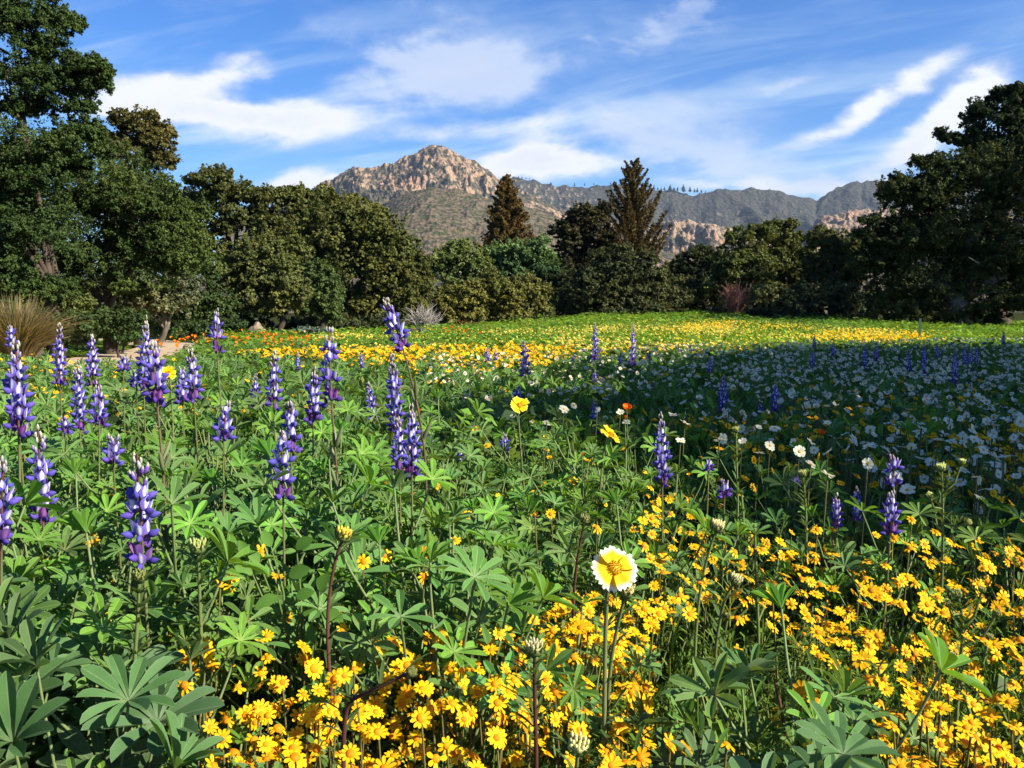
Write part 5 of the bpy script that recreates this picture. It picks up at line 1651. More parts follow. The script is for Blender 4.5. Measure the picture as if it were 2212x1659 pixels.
for n_, i in enumerate(rank):
    p = allg[i]; kd = int(RNG.integers(len(GOLD_KINDS)))
    if n_ < 298:
        gz = float(ground_z(p[0], p[1])); h = p[2] - gz
        hi = int(np.argmin(np.abs(np.array([0.25, 0.32, 0.39]) - h)))
        j = int(RNG.integers(3)); h0 = (0.25, 0.32, 0.39)[hi]
        ox, oy = ((0.02, 0.01), (-0.02, 0.015), (0.01, -0.02))[j]
        qq = project(p)[0]
        lab, grp = gold_words(*qq)
        root = link('golden_daisy', G_STEM[hi][j])
        root.location = (p[0] - ox, p[1] - oy, gz)
        root.scale = (1, 1, h / h0)
        tag(root, lab, 'flower', grp)
        M = Matrix(mat4(p, rot[i], size[i]).tolist())
        inv = Matrix.Diagonal((1, 1, h0 / h, 1)) @ Matrix.Translation((-(p[0] - ox), -(p[1] - oy), -gz))
        for me, pn in ((G_PETAL[kd], 'petals'), (G_DISC[kd], 'flower_disc')):
            c = link(pn, me, root); c.matrix_local = inv @ M
    else: rest_st.append((i, kd))
GOLD_ONE = [merged(k_) for k_ in GOLD_KINDS]
for kd in range(len(GOLD_KINDS)):
    ii = np.array([i for i, k_ in rest_st if k_ == kd], int)
    if len(ii): rest.stamp(GOLD_ONE[kd], allg[ii], rot[ii], size[ii], RNG.uniform(0.85, 1.05, len(ii)))


RNG = np.random.default_rng(43)
# ---- templates for everything too fine to count
def sprig(h, n, L, w, col, spread=0.6, stem=True, ns=4):
    t = MB()
    b = RNG.normal(size=2) * 0.06
    if stem: tube(t, [(0, 0, 0), (b[0] * 0.4 * h, b[1] * 0.4 * h, h * 0.5), (b[0] * h, b[1] * h, h)], [0.0016, 0.0013, 0.0008], np.array(col) * np.array([1.3, 1.1, 1.0]), 4)
    for i in range(n):
        u = RNG.uniform(0.12, 1.0); a = i * 2.4 + RNG.normal() * 0.4
        p = np.array([b[0] * u * h, b[1] * u * h, u * h])
        d = (math.cos(a) * spread, math.sin(a) * spread, RNG.uniform(0.5, 1.3))
        linear_leaf(t, p, d, L * RNG.uniform(0.6, 1.2), w, np.array(col) * RNG.uniform(0.7, 1.3), 0.35, ns)
    return t


GREENS = [(0.098, 0.190, 0.024), (0.080, 0.168, 0.028), (0.124, 0.212, 0.026), (0.068, 0.142, 0.026), (0.150, 0.200, 0.036)]
SPRIGS = [sprig(RNG.uniform(0.24, 0.34), 16, 0.055, 0.0016, GREENS[i % 5]) for i in range(8)]
def tuft(h, n, w, col):
    t = MB()
    for i in range(n):
        a = RNG.uniform(0, 6.28); l = RNG.uniform(0.1, 0.75)
        d = np.array([math.cos(a) * l, math.sin(a) * l, 1.0]); d /= np.linalg.norm(d)
        L = h * RNG.uniform(0.65, 1.1); s = np.array([0, .45, .8, 1.0])
        pts = d * (s * L)[:, None] + np.array([math.cos(a), math.sin(a), -0.5]) * (0.16 * L * s ** 2)[:, None] + np.array([math.cos(a), math.sin(a), 0]) * 0.01
        ribbon(t, pts, w * np.array([.6, 1, .7, .05]), np.cross(d, [0.2, 0.1, 1]) + RNG.normal(size=3) * 0.3, np.array(col) * RNG.uniform(0.7, 1.3), 0.2)
    return t


TUFTS = [tuft(1.0, 9, 0.012, GREENS[i % 5]) for i in range(6)]
def herb(n, leaf, col):
    """a small mound of short broad leaves of unit height"""
    t = MB()
    pos = RNG.normal(size=(n, 3)) * np.array([0.30, 0.30, 0.2]) + np.array([0, 0, 0.72])
    pos[:, 2] = np.clip(pos[:, 2], 0.25, 1.02)
    nr = RNG.normal(size=(n, 3)) * 0.6 + np.array([0.1, -0.1, 0.9])
    t.stamp(T_LEAF, pos, basis(nr, RNG.uniform(0, 6.28, n)), np.stack([leaf * RNG.uniform(.7, 1.3, n), leaf * RNG.uniform(.5, .9, n), leaf * np.ones(n)], 1), (1 + 0.5 * (RNG.random((n, 1)) - 0.5)) * np.asarray(col))
    return t


HERBS = [herb(26, 0.22, c) for c in (GREENS + [(0.070, 0.115, 0.045)])]


def flat_rot(n, tilt=0.35, lean=(0.1, -0.1)):
    nr = np.array([lean[0], lean[1], 1.0]) + RNG.normal(size=(n, 3)) * tilt
    nr[:, 2] = np.maximum(nr[:, 2], 0.1)
    return basis(nr, RNG.uniform(0, 6.28, n))


def upright(n, tilt=0.15):
    nr = np.array([0, 0, 1.0]) + RNG.normal(size=(n, 3)) * np.array([tilt, tilt, 0.0])
    return basis(nr, RNG.uniform(0, 6.28, n))


def fill(mb, temps, xy, sc, tilt=0.15, tint=None):
    k_ = RNG.integers(len(temps), size=len(xy))
    z = ground_z(xy[:, 0], xy[:, 1])
    for j in range(len(temps)):
        m = k_ == j
        if m.any():
            tn = RNG.uniform(0.8, 1.2, (int(m.sum()), 1)) * (1 + 0.2 * (RNG.random((int(m.sum()), 3)) - 0.5))
            if tint is not None: tn = tn * tint[m]
            mb.stamp(temps[j], np.column_stack([xy[m], z[m]]), upright(int(m.sum()), tilt), sc[m] if sc.ndim == 1 else sc[m], tn)


near = MB()
xy = scatter(9000, 0.55, 3.6, 0.62, 0.22, log=True)
q = pix(xy, 0.33)
dn = np.where(inside(GOLD_A, q[:, 0], q[:, 1]) | inside(GOLD_B, q[:, 0], q[:, 1]), 0.95, 0.55)
dn = np.where(inside(LEAF_BL, q[:, 0], q[:, 1]), 0.15, dn)
dn = np.where(inside(LEAF_C, q[:, 0], q[:, 1]) | inside(LEAF_BR, q[:, 0], q[:, 1]), 0.35, dn)
m = (RNG.random(len(xy)) < dn) & (q[:, 1] < 1950)
xy = xy[m]
gg = inside(GOLD_A, q[m, 0], q[m, 1]) | inside(GOLD_B, q[m, 0], q[m, 1])
fill(near, SPRIGS, xy, np.clip(RNG.normal(1.12, 0.16, len(xy)), 0.7, 1.45) * np.where(gg, 0.80, 1.0))
xy = scatter(3800, 0.7, 4.2, 0.62, 0.22, log=True)
fill(near, HERBS, xy, RNG.uniform(0.10, 0.27, len(xy))[:, None] * np.array([[0.42, 0.42, 1.0]]))
near.build('meadow_greenery', M_LEAF)['kind'] = 'stuff'

def low_by_path(xy):
    """only short growth borders the near side of the path"""
    a = xy[:, 0] / xy[:, 1]
    return 1 - 0.72 * sstep(-0.32, -0.37, a) * sstep(7.0, 8.3, xy[:, 1])


mid = MB()
xy = scatter(30000, 2.6, 13, 0.62, 0.6, log=True)
xy = xy[off_path(xy, 0.95)]
h = np.interp(xy[:, 1], [2.6, 5, 13], [0.40, 0.42, 0.36]) * RNG.uniform(0.7, 1.12, len(xy))
h = h * low_by_path(xy)
wd = np.interp(xy[:, 1], [2.6, 13], [0.30, 0.75])
fill(mid, TUFTS, xy, np.stack([h * wd * 2.4, h * wd * 2.4, h], 1), 0.2)
xy = scatter(17000, 2.8, 13, 0.62, 0.6, log=True)
xy = xy[off_path(xy, 1.0)]
h = RNG.uniform(0.26, 0.46, len(xy)) * np.interp(xy[:, 1], [3, 13], [1.0, 0.82]) * low_by_path(xy)
w_ = np.interp(xy[:, 1], [2.8, 13], [0.16, 0.42]) * RNG.uniform(0.7, 1.3, len(xy))
fill(mid, HERBS, xy, np.stack([w_, w_, h], 1), 0.1)
mid.build('middle_greenery', M_LEAF)['kind'] = 'stuff'

far = MB()
xy = scatter(36000, 11, 46, 0.62, 1.0, log=True)
edge_y = np.interp(xy[:, 0], [-20, -7, -4, 2, 8, 30], [21, 22, 26, 34, 46, 46])
xy = xy[off_path(xy, 1.1) & (xy[:, 1] < edge_y)]
h = RNG.uniform(0.18, 0.34, len(xy)); w_ = np.interp(xy[:, 1], [11, 46], [0.36, 0.9]) * RNG.uniform(0.7, 1.3, len(xy))
h = h * low_by_path(xy)
tn = np.where((vnoise(xy[:, 0] * 0.35 + 20, xy[:, 1] * 0.35 + 20) > 0.45)[:, None], np.array([[1.55, 1.25, 0.85]]), np.array([[1.2, 1.08, 0.95]]))
fill(far, HERBS[:3] + TUFTS, xy, np.stack([w_, w_, h], 1), 0.1, tn)
far.build('far_meadow_grass', M_LEAF)['kind'] = 'stuff'


RNG = np.random.default_rng(44)
# ---- white daisies of the shaded slope
def simple_flower(n, petal, eye, er, cup=0.12):
    """a ray flower of unit radius, with notched outline, for the distance"""
    t = MB()
    a = np.arange(2 * n) * np.pi / n
    r = np.where(np.arange(2 * n) % 2 == 0, 1.0, 0.72) * RNG.uniform(0.9, 1.05, 2 * n)
    z = cup * RNG.uniform(0.3, 1.5, 2 * n)
    V = np.concatenate([[[0, 0, 0]], np.stack([er * np.cos(a), er * np.sin(a), 0 * a], 1), np.stack([r * np.cos(a), r * np.sin(a), z], 1)])
    F = [(1 + i, 1 + 2 * n + i, 1 + 2 * n + (i + 1) % (2 * n), 1 + (i + 1) % (2 * n)) for i in range(2 * n)]
    t.add(V[1:], np.array(F) - 1, petal)
    dome(t, (0, 0, 0.0), er * 1.08, er * 0.8, eye, 3, 8)
    return t


W_LO = [simple_flower(int(n), WHITE_P, W_DISC, er, c) for n, er, c in ((8, .34, .05), (9, .32, .3), (7, .36, .5), (9, .34, -.2), (8, .38, .8))]
Y_LO = [simple_flower(int(n), GOLD, GOLD_DISC, er, c) for n, er, c in ((8, .42, .1), (7, .38, .3), (9, .44, -.05))]
C_LO = [simple_flower(8, (0.90, 0.76, 0.16), (0.84, 0.52, 0.02), 0.42, c) for c in (0.1, 0.3)]
P_LO = [simple_flower(4, (0.90, 0.27, 0.010), (0.80, 0.22, 0.006), 0.3, c) for c in (0.5, 0.9)]
xy = scatter(21000, 1.7, 15, 0.60, 0.4, log=True)
hz = RNG.uniform(0.38, 0.52, len(xy))
q = pix(xy, hz)
inS, inL = inside(SHADE, q[:, 0], q[:, 1]), inside(DAISY_LIT, q[:, 0], q[:, 1])
fall = np.interp(q[:, 1], [730, 800, 880, 980, 1080, 1140], [1.0, 1.0, 0.62, 0.34, 0.12, 0.03])
side = np.interp(q[:, 0], [1180, 1350, 1520, 1700, 1850], [0.08, 0.16, 0.42, 0.9, 1.0])
side = np.maximum(side, np.where(q[:, 1] < 800, np.interp(q[:, 0], [1150, 1400], [0.25, 0.9]), 0))
pr = np.where(inS, 0.72 * fall * side, 0)
pr = np.maximum(pr, np.where(inL, np.interp(q[:, 1], [745, 800, 860, 930], [0.30, 0.30, 0.12, 0.04]), 0))
clump = 0.35 + 1.0 * sstep(0.35, 0.6, vnoise(xy[:, 0] * 3 + 30, xy[:, 1] * 3 + 30))
m = RNG.random(len(xy)) < pr * clump
xy, hz, q = xy[m], hz[m], q[m]
WP = np.column_stack([xy, hz + ground_z(xy[:, 0], xy[:, 1])])
wsz = RNG.uniform(0.0095, 0.0160, len(WP))
wrot = flat_rot(len(WP), 0.55, (0.12, -0.30))
order = np.argsort(WP[:, 1])
W_PET = [k_[0].mesh('petals', M_PETAL) for k_ in WHITE_KINDS]
W_DSC = [k_[1].mesh('flower_disc', M_PETAL) for k_ in WHITE_KINDS]
W_STEM = flower_stem(0.45, (0.02, 0.01), (0.075, 0.11, 0.04), 2, 0.0014)
whites = MB(); restw = []
for n_, i in enumerate(order):
    p = WP[i]
    if n_ >= 296: restw.append(i); continue
    lit = inside(DAISY_LIT, q[i:i + 1, 0], q[i:i + 1, 1])[0] and not inside(SHADE, q[i:i + 1, 0], q[i:i + 1, 1])[0]
    lab, grp = ('white daisy in the sun near the yellow tidy tip in the middle', 'white daisies in the sun') if lit else \
        (('white daisy low in the dark gap beside the golden drift', 'white daisies beside the golden drift') if q[i, 1] > 960 else ('white daisy on the near side of the shaded daisy slope', 'white daisies of the shaded slope'))
    gz = float(ground_z(p[0], p[1])); h = p[2] - gz
    root = link('white_daisy', W_STEM)
    root.location = (p[0] - 0.02, p[1] - 0.01, gz); root.scale = (1, 1, h / 0.45)
    tag(root, lab, 'flower', grp)
    M = Matrix(mat4(p, wrot[i], wsz[i]).tolist())
    inv = Matrix.Diagonal((1, 1, 0.45 / h, 1)) @ Matrix.Translation((-(p[0] - 0.02), -(p[1] - 0.01), -gz))
    kd = int(RNG.integers(len(WHITE_KINDS)))
    for me, pn in ((W_PET[kd], 'petals'), (W_DSC[kd], 'flower_disc')):
        c = link(pn, me, root); c.matrix_local = inv @ M
restw = np.array(restw, int)
kk = RNG.integers(len(W_LO), size=len(restw))
for j in range(len(W_LO)):
    ii = restw[kk == j]
    whites.stamp(W_LO[j], WP[ii], wrot[ii], wsz[ii] * np.interp(WP[ii, 1], [3, 14], [1.0, 1.15]), RNG.uniform(0.88, 1.06, len(ii)))
whites.build('white_daisy_field', M_PETAL)['kind'] = 'stuff'

RNG = np.random.default_rng(45)
# yellow ones mixed among them and through the middle distance
xy = scatter(26000, 1.9, 12, 0.60, 0.4, log=True)
hz = RNG.uniform(0.32, 0.47, len(xy)); q = pix(xy, hz) + RNG.normal(size=(len(xy), 2)) * np.array([18, 4.0])
x_, y_ = q[:, 0], q[:, 1]
pt = sstep(0.45, 0.62, vnoise(xy[:, 0] * 2.2 + 11, xy[:, 1] * 2.2 + 70))
pr = np.where(inside(SHADE, x_, y_) & (y_ > 800), np.interp(y_, [800, 880, 1000, 1120], [0.05, 0.26, 0.34, 0.40]) * np.interp(x_, [1400, 1750], [0.25, 1]) * (0.4 + pt), 0)
pr = np.maximum(pr, np.where((x_ < 1100) & (y_ > 770) & (y_ < 900), 0.16 * pt * np.interp(x_, [700, 1100], [1, 0.4]), 0))
pr = np.maximum(pr, np.where((x_ < 340) & (y_ > 785) & (y_ < 860), 0.75 * pt, 0))
pr = np.maximum(pr, np.where((x_ < 1350) & (y_ >= 900) & (y_ < 1150), 0.015, 0))
BAND = [(520, 757), (700, 750), (900, 750), (1150, 744), (1240, 752), (1200, 786), (1000, 792), (860, 786), (700, 772), (560, 768)]
pr = np.maximum(pr, np.where(inside(BAND, x_, y_), 0.85, 0))
pr = np.maximum(pr, np.where(inside([(1240, 752), (1560, 745), (1700, 752), (1500, 775), (1240, 780)], x_, y_), 0.12, 0))
m = RNG.random(len(xy)) < pr
mp_, mq = np.column_stack([xy[m], hz[m] + ground_z(xy[m, 0], xy[m, 1])]), q[m]
kk = RNG.integers(3, size=len(mp_))
fr = flat_rot(len(mp_), 0.4, (0.15, -0.3))
for j in range(3):
    a = kk == j
    rest.stamp(Y_LO[j], mp_[a], fr[a], RNG.uniform(0.012, 0.017, int(a.sum())) * np.interp(mp_[a, 1], [2, 10], [0.9, 1.5]), RNG.uniform(0.85, 1.05, int(a.sum())))
rest.build('golden_daisy_field', M_PETAL)['kind'] = 'stuff'


def field(name, n, y0, y1, z0, z1, temps, s0, s1, polys, wt=None, clumpy=0.0, lean=(0.12, -0.3)):
    mb = MB()
    xy = scatter(n, y0, y1, 0.60, 0.6, log=False)
    hz = RNG.uniform(z0, z1, len(xy)); q = pix(xy, hz) + RNG.normal(size=(len(xy), 2)) * np.array([26, 4.0])
    pr = np.zeros(len(xy))
    for poly, d in polys: pr = np.maximum(pr, np.where(inside(poly, q[:, 0], q[:, 1]), d, 0))
    if clumpy: pr = pr * (1 - clumpy + 2 * clumpy * sstep(0.4, 0.62, vnoise(xy[:, 0] * 0.9 + 8, xy[:, 1] * 0.6 + 8)))
    m = (RNG.random(len(xy)) < pr) & off_path(xy, 1.1)
    P_ = np.column_stack([xy[m], hz[m] + ground_z(xy[m, 0], xy[m, 1])])
    k_ = RNG.integers(len(temps), size=len(P_)); r_ = flat_rot(len(P_), 0.4, lean)
    for j in range(len(temps)):
        a = k_ == j
        mb.stamp(temps[j], P_[a], r_[a], RNG.uniform(s0, s1, int(a.sum())), RNG.uniform(0.85, 1.05, int(a.sum())))
    mb.build(name, M_PETAL)['kind'] = 'stuff'


Y_FAR = [simple_flower(8, (0.92, 0.62, 0.016), (0.84, 0.42, 0.01), 0.36, c) for c in (0.1, 0.3)]
field('far_golden_flowers', 110000, 9, 46, 0.34, 0.42, Y_FAR, 0.016, 0.025,
      [(BAND, 0.9), ([(1480, 702), (1530, 695), (1592, 694), (1596, 704), (1500, 712), (1450, 712)], 1.0), ([(1640, 702), (1720, 702), (1730, 709), (1640, 708)], 0.7), ([(1760, 717), (1860, 714), (1960, 716), (2010, 722), (2000, 734), (1880, 738), (1770, 734)], 0.9), ([(1100, 735), (1500, 720), (1800, 735), (1400, 756), (1100, 752)], 0.05)], None, 0.2)
field('far_cream_flowers', 110000, 9, 46, 0.34, 0.44, C_LO, 0.011, 0.020,
      [([(660, 716), (900, 714), (1120, 712), (1300, 702), (1500, 694), (1640, 697), (1780, 708), (1960, 714), (1780, 742), (1500, 752), (1250, 756), (1000, 748), (700, 744)], 0.5)], None, 0.8)
field('poppy_field', 40000, 10, 28, 0.32, 0.42, P_LO, 0.018, 0.030, [([(320, 726), (480, 720), (640, 722), (700, 730), (680, 744), (520, 745), (380, 750), (330, 742)], 0.15), ([(690, 718), (780, 716), (900, 718), (760, 724)], 0.06), ([(940, 712), (1040, 712), (1040, 718), (940, 718)], 0.3)], None, 0.6)

RNG = np.random.default_rng(46)
# ---- leafy, budded stalks standing through the drifts
FEATHER = [feathery_plant(h) for h in (0.40, 0.44, 0.37, 0.47, 0.42, 0.39)]
xy = scatter(900, 0.68, 3.0, 0.58, 0.1, log=True)
q = pix(xy, 0.42)
pr = np.where(inside(GOLD_A, q[:, 0], q[:, 1]), 0.20, 0.10) + np.where(inside(GOLD_B, q[:, 0], q[:, 1]), 0.22, 0)
pr = np.where(inside(LEAF_BL, q[:, 0], q[:, 1]) | inside(LEAF_C, q[:, 0], q[:, 1]), 0.015, pr)
pr = np.where((q[:, 0] < 1400) & (q[:, 1] > 880) & (q[:, 1] < 1300) & ~inside(LEAF_C, q[:, 0], q[:, 1]), 0.26, pr)
pr = np.where((q[:, 0] > 150) & (q[:, 0] < 480) & (q[:, 1] > 1230) & (q[:, 1] < 1480), 0.45, pr)
m = (RNG.random(len(xy)) < pr) & (q[:, 1] < 1800)
xy, q = xy[m], q[m]
o = thin(xy, 0.085)
for i in o:
    lab, grp = ('feathery green stalk with closed buds rising through the golden drift', 'budded stalks in the golden drifts') if (inside(GOLD_A, q[i:i + 1, 0], q[i:i + 1, 1])[0] or inside(GOLD_B, q[i:i + 1, 0], q[i:i + 1, 1])[0]) else \
        ('feathery green stalk standing among the lupine leaves', 'feathery stalks among lupine leaves')
    y = xy[i, 1]
    from_protos(FEATHER, 'budded_stalk', lab, 'plant', grp, xy[i, 0], y, RNG.uniform(0, 6.28), RNG.uniform(0.85, 1.05) * np.interp(y, [0.7, 1.0, 1.4], [0.78, 0.9, 1.0]), None, RNG.integers(len(FEATHER)), ('leaves', 'bud'))


RNG = np.random.default_rng(47)
# ---- tidy tips and poppies that stand alone
def tidy_tip(x, y, d, diam, nrm, label, split=0.70, tipc=TIDY_W, nray=8, teeth=3, base=None, gap=0.0, lift=0.22, droop=0.12, disc=0.29):
    p = P(x, y, d); r = diam * d / FPX / 2
    bx = P(base[0], base[1], d)[0] if base else p[0] + RNG.normal() * 0.02
    by = d + 0.015; gz = float(ground_z(bx, by))
    root = bpy.data.objects.new('tidy_tip', None); COL.objects.link(root)
    org = np.array([bx, by, gz]); root.location = org
    tag(root, label, 'flower')
    q = p - org
    ry, dc = daisy(nray, disc, 0.32, 1.08, TIDY_Y, tipc, (0.80, 0.45, 0.02), lift, droop, gap, teeth, split, 10, 1, 0.2)
    rot = basis(np.asarray(nrm, float)[None], np.array([RNG.uniform(0, 6.28)]))[0]
    back = -rot[:, 2] * r * 0.3
    s = np.linspace(0, 1, 12)[:, None]
    c1, c2 = np.array([q[0] * 0.2, 0, q[2] * 0.5]), q + back - rot[:, 2] * 0.04
    pts = (1 - s) ** 3 * np.array([0, 0, -.02]) + 3 * (1 - s) ** 2 * s * c1 + 3 * (1 - s) * s ** 2 * c2 + s ** 3 * (q + back)
    st_, lv, sep = MB(), MB(), MB()
    tube(st_, pts, np.linspace(0.0032, 0.0019, 12), (0.13, 0.15, 0.055), 7)
    for i in range(26):
        k_ = RNG.integers(2, 10); a = RNG.uniform(0, 6.28)
        linear_leaf(lv, pts[k_], (math.cos(a), math.sin(a), 0.9), RNG.uniform(0.025, 0.06), 0.002, np.array((0.07, 0.12, 0.035)) * RNG.uniform(0.8, 1.2), 0.3)
    T = MB(); T.tmpl(ry, mat4(q, rot, r)); T.build('petals', M_PETAL, root)
    D = MB(); D.tmpl(dc, mat4(q, rot, r))
    for i in range(34):                                                     # the tiny florets of the disc
        an = i * 2.4; rr = disc * math.sqrt((i + 0.5) / 34) * 1.05
        a = np.array([rr * math.cos(an), rr * math.sin(an), disc * 0.5 * math.sqrt(max(0.05, 1 - (rr / disc / 1.1) ** 2))])
        tube(D, (np.array([a, a + np.array([0.02 * math.cos(an), 0.02 * math.sin(an), 0.07])]) * r) @ rot.T + q, [r * 0.025, r * 0.030], np.array([(0.75, 0.38, 0.02), (0.30, 0.09, 0.012) if i > 15 else (0.60, 0.36, 0.03)]), 5)
    D.build('flower_disc', M_PETAL, root)
    C = MB(); dome(C, (0, 0, 0), 0.30, -0.28, (0.085, 0.13, 0.04), 4, 10)
    cup = MB(); cup.tmpl(C, mat4(q, rot, r)); cup.build('bract_cup', M_STEM, root)
    st_.build('stem', M_STEM, root); lv.build('leaves', M_LEAF, root)


tidy_tip(1327, 1228, 0.91, 106, (0.22, -0.84, 0.50), 'biggest tidy tip, yellow with toothed white petal ends, facing out of the golden drift', base=(1312, 1659))
tidy_tip(1122, 876, 2.3, 42, (0.2, -0.8, 0.5), 'bright yellow tidy tip facing out among the leaves in the middle', 0.9, (0.93, 0.80, 0.25))
tidy_tip(1319, 940, 2.0, 52, (0.55, -0.35, 0.75), 'yellow tidy tip turned sideways on a bare stalk at the edge of the shade', 0.92, (0.93, 0.78, 0.2), base=(1290, 1110))
tidy_tip(362, 807, 2.4, 40, (-0.1, -0.6, 0.75), 'yellow tidy tip shining between the blue lupines near the path', 0.9, (0.93, 0.80, 0.25))


def bud_stalk(pts, d, s, label, pale, leaves=40, col=(0.125, 0.16, 0.055), branches=()):
    s *= 0.62
    """a single measured stalk that ends in a closed flower head"""
    W = [P(x, y, d) for x, y in pts]
    gz = float(ground_z(W[-1][0], d))
    root = bpy.data.objects.new('budded_stalk', None); COL.objects.link(root)
    org = np.array([W[-1][0], d, gz]); root.location = org
    tag(root, label, 'plant')
    L = np.array([w - org for w in W][::-1])
    L = np.concatenate([[[0, 0, -0.02]], L])
    L[:, 1] += np.linspace(0.03, 0, len(L))
    st_, lv = MB(), MB()
    seg = np.linspace(0, len(L) - 1, 22)
    C = np.stack([np.interp(seg, np.arange(len(L)), L[:, k_]) for k_ in range(3)], 1)
    for _ in range(3): C[1:-1] = 0.25 * C[:-2] + 0.5 * C[1:-1] + 0.25 * C[2:]
    tube(st_, C, np.linspace(0.0026, 0.0016, 22), col, 7)
    for i in range(leaves):
        k_ = RNG.integers(4, 21); a = RNG.uniform(0, 6.28)
        linear_leaf(lv, C[k_], (math.cos(a), math.sin(a), 1.0), RNG.uniform(0.02, 0.045), 0.0019, np.array((0.07, 0.122, 0.034)) * RNG.uniform(0.75, 1.25), 0.3)
    B = MB(); bud(B, C[-1], s, C[-1] - C[-3], pale); B.build('bud', M_PETAL, root)
    for bx, by, k_ in branches:
        e = P(bx, by, d) - org
        p0 = C[k_]; mid = (p0 + e) / 2 + np.array([(e[0] - p0[0]) * 0.2, 0, -0.006])
        br = np.array([p0, mid, e]); tube(st_, br, [0.0022, 0.0018, 0.0014], col, 6)
        for i in range(16):
            t = RNG.uniform(0.2, 1); a = RNG.uniform(0, 6.28)
            linear_leaf(lv, p0 * (1 - t) + e * t, (math.cos(a), math.sin(a), 1.0), RNG.uniform(0.012, 0.03), 0.0015, np.array((0.085, 0.14, 0.04)) * RNG.uniform(0.8, 1.2), 0.2)
        B = MB(); bud(B, e, s * 0.75, e - mid, pale); B.build('bud', M_PETAL, root)
    st_.build('stem', M_STEM, root); lv.build('leaves', M_LEAF, root)


RED = (0.085, 0.035, 0.028)
bud_stalk([(738, 1168), (722, 1210), (705, 1300), (700, 1400), (712, 1560), (720, 1680)], 0.98, 1.05, 'half-open yellow bud on a tall dark red stalk', (0.88, 0.70, 0.10), 46, RED)
bud_stalk([(1155, 1415), (1155, 1500), (1160, 1660)], 0.86, 1.05, 'pale green bud on a dark stalk in the middle of the golden drift', (0.55, 0.52, 0.30), 46, RED)
bud_stalk([(1248, 1625), (1246, 1680), (1246, 1760)], 0.78, 1.15, 'cream bud at the lower edge of the golden drift', (0.74, 0.70, 0.36), 30)
bud_stalk([(1350, 1288), (1342, 1330), (1322, 1440), (1314, 1600)], 0.93, 1.0, 'yellow-white bud close under the biggest tidy tip', (0.86, 0.78, 0.36), 40)
bud_stalk([(1583, 1262), (1566, 1300), (1550, 1400), (1552, 1500), (1556, 1600)], 1.05, 0.95, 'slender white-tipped bud on a bowed stalk', (0.72, 0.68, 0.40), 36)
bud_stalk([(1546, 1148), (1538, 1180), (1520, 1260), (1508, 1380)], 1.25, 1.15, 'cream half-open bud over the golden drift near the lone violet lupine', (0.88, 0.80, 0.42), 36)
bud_stalk([(2034, 1018), (2040, 1060), (2046, 1120), (2050, 1240)], 1.5, 0.9, 'tall branching stalk with pale buds at the edge of the shade', (0.70, 0.72, 0.30), 70, (0.125, 0.17, 0.055), [(2076, 1004, 15), (2010, 1075, 12), (2085, 1130, 10)])
bud_stalk([(2070, 1290), (2085, 1330), (2092, 1400), (2090, 1470)], 1.1, 0.7, 'stout forked stalk rising from the shade-side golden drift', (0.4, 0.42, 0.12), 60, (0.13, 0.165, 0.055), [(2050, 1310, 16), (2120, 1280, 13), (2150, 1330, 10)])
bud_stalk([(1590, 935), (1594, 1000), (1600, 1100)], 1.75, 0.8, 'bushy green stalk in front of the shaded daisies', (0.4, 0.42, 0.14), 80)
bud_stalk([(1735, 1030), (1745, 1100), (1750, 1200)], 1.55, 0.8, 'upright leafy stalk left of the small shaded lupines', (0.5, 0.52, 0.2), 60)
bud_stalk([(1262, 1130), (1250, 1200), (1240, 1300)], 1.25, 0.8, 'leafy stalk standing left of the biggest tidy tip', (0.3, 0.32, 0.12), 70, RED)
bud_stalk([(428, 1195), (424, 1280), (425, 1480)], 1.0, 1.1, 'closed green bud between the largest lupine and the golden drift', (0.42, 0.46, 0.16), 60)
bud_stalk([(300, 1255), (290, 1330), (270, 1500)], 0.95, 0.8, 'thick feathery stalk below the largest lupine', (0.25, 0.30, 0.10), 90)
bud_stalk([(880, 1455), (800, 1500), (742, 1530), (730, 1640)], 0.84, 0.6, 'dark red side stalk bending low across the golden drift', (0.25, 0.30, 0.10), 40, RED)


def poppy(x, y, d, diam, label, closed=False, tilt=(0.1, -0.4, 0.9)):
    p = P(x, y, d); r = diam * d / FPX / 2
    by = d + 0.01; gz = float(ground_z(p[0], by))
    root = bpy.data.objects.new('orange_poppy', None); COL.objects.link(root)
    org = np.array([p[0], by, gz]); root.location = org
    tag(root, label, 'flower')
    q = p - org
    rot = basis(np.asarray(tilt, float)[None], np.array([RNG.uniform(0, 6.28)]))[0]
    t = MB()
    for i in range(4):
        u, v = np.meshgrid(np.linspace(0, 1, 6), np.linspace(-1, 1, 7), indexing='ij')
        ang = i * np.pi / 2 + v * (0.95 if not closed else 1.2) * np.interp(u, [0, .5, 1], [.6, 1, .85])
        rad = (0.08 + (0.95 if not closed else 0.32) * np.sin(u * np.pi / 2)) * (1 + 0.04 * (i % 2))
        z = (1.0 if not closed else 1.9) * u ** 1.4 - 0.10 * v ** 2 * u
        V = np.stack([rad * np.cos(ang), rad * np.sin(ang), z], -1).reshape(-1, 3)
        j = np.arange(42).reshape(6, 7)
        F = np.stack([j[:-1, :-1], j[:-1, 1:], j[1:, 1:], j[1:, :-1]], -1).reshape(-1, 4)
        t.add((V * r) @ rot.T + q, F, np.array((0.86, 0.17, 0.006)) * RNG.uniform(0.9, 1.05))
    t.build('petals', M_PETAL, root)
    s = MB(); tube(s, [(0, 0, -.02), (q[0] * 0.5 + 0.01, 0, q[2] * 0.5), q], [0.0018, 0.0015, 0.0013], (0.10, 0.14, 0.06), 6); s.build('stem', M_STEM, root)


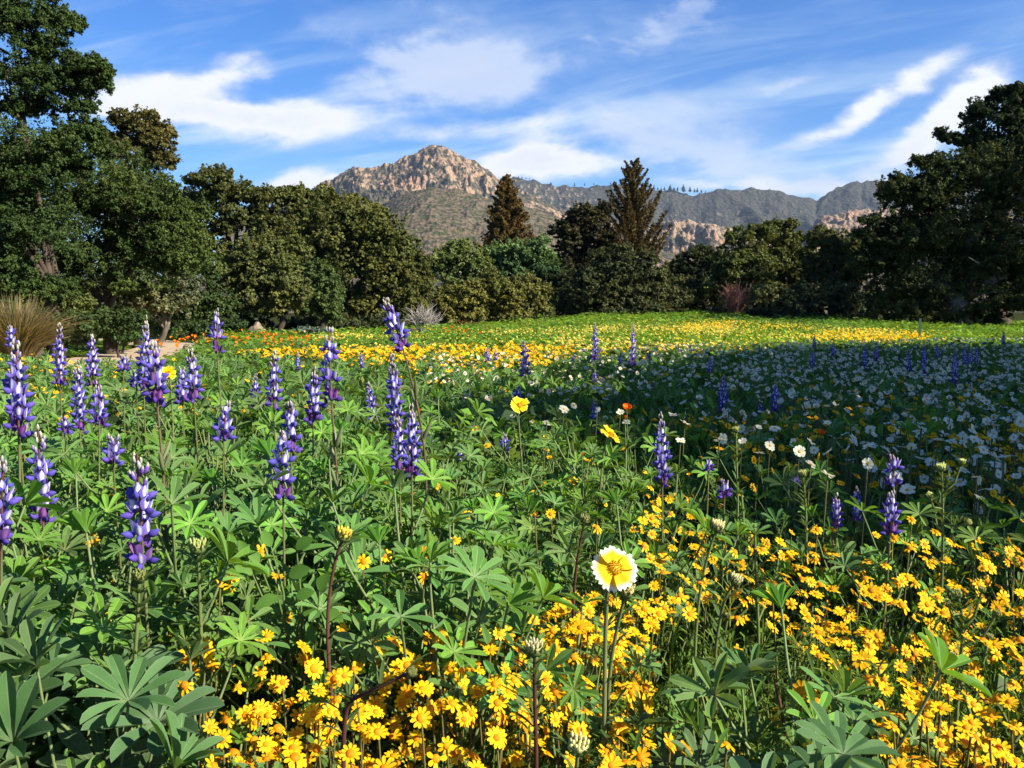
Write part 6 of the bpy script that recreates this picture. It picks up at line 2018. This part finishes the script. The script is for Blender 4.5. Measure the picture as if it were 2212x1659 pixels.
poppy(1354, 884, 2.5, 19, 'open orange poppy at the edge of the shade')
poppy(1350, 906, 2.45, 10, 'folded orange poppy just below the open one', True)
poppy(1720, 958, 2.3, 10, 'narrow folded red-orange poppy in the shade', True)
poppy(1773, 938, 2.4, 17, 'open red-orange poppy in the shaded daisies')
poppy(905, 893, 2.5, 12, 'folded orange poppy against the leaning lupine stem', True)
poppy(887, 948, 2.2, 11, 'small orange poppy half behind the entwined lupines', True)
poppy(1257, 985, 2.0, 9, 'little folded orange poppy low in the leaves', True)


# ---- a broad-leaved vetch
def sweet_pea():
    x, y, d = 640, 1270, 1.12
    c = P(x, y, d)
    root = bpy.data.objects.new('broad_leaved_plant', None); COL.objects.link(root)
    gz = float(ground_z(c[0], d)); root.location = (c[0], d, gz)
    tag(root, 'bright green plant with smooth oval leaves behind the two lone golden daisies', 'plant')
    lv, st_ = MB(), MB()
    for lx, ly, az, L, tl in ((585, 1180, 2.1, 40, 0.5), (640, 1185, 0.4, 44, 0.35), (560, 1215, 2.4, 36, 0.4), (625, 1245, 0.2, 50, 0.3), (545, 1240, 2.8, 40, 0.3), (640, 1290, 0.3, 42, 0.2), (655, 1325, -0.5, 40, 0.3), (690, 1275, 0.9, 46, 0.6), (700, 1320, -1.2, 46, 0.4), (600, 1290, -2.4, 44, 0.2), (675, 1350, -1.6, 40, 0.2), (530, 1200, 1.9, 36, 0.6)):
        p = P(lx, ly, d) - np.array([c[0], d, gz])
        l = L * d / FPX * 1.15
        s = np.linspace(0, 1, 8); w = l * 0.29 * np.sin(np.pi * np.clip(s, 0.03, 1) ** 0.85) ** 0.8
        dr = np.array([math.cos(az) * 0.75, -0.12, math.sin(az) * 0.5 + tl]); dr /= np.linalg.norm(dr)
        pts = p + dr * (s * l)[:, None] - np.array([0, 0, 1]) * (0.12 * l * s ** 2)[:, None]
        ribbon(lv, pts, w, np.cross(dr, [0.25, -0.75, 0.6]), np.array((0.085, 0.185, 0.030)) * RNG.uniform(0.85, 1.15), 0.25)
        tube(st_, [(p[0] * 0.2, 0.04, 0.1), p * np.array([.7, 1, .9]) + np.array([0, 0.02, -0.01]), p], [0.002, 0.0015, 0.001], (0.12, 0.19, 0.06), 5)
    st_.build('stems', M_STEM, root); lv.build('leaves', M_LEAF, root)


sweet_pea()


def post():
    c = P(1988, 690, 14.6); gz = float(ground_z(c[0], 14.6))
    mb = MB()
    h = 0.68
    for a, b in (((-.018, -.003), (.018, .003)), ((-.003, .003), (.003, .024))):
        V = [(xx, yy_, zz_) for zz_ in (-0.05, h) for yy_ in (a[1], b[1]) for xx in (a[0], b[0])]
        mb.add(V, [(0, 2, 3, 1), (4, 5, 7, 6), (0, 1, 5, 4), (2, 6, 7, 3), (0, 4, 6, 2), (1, 3, 7, 5)], (0.035, 0.06, 0.045))
    o = mb.build('fence_post', M_BARK, None, False)
    o.location = (c[0], 14.6, gz)
    tag(o, 'slim green metal post before the great shaded oak', 'post')


post()
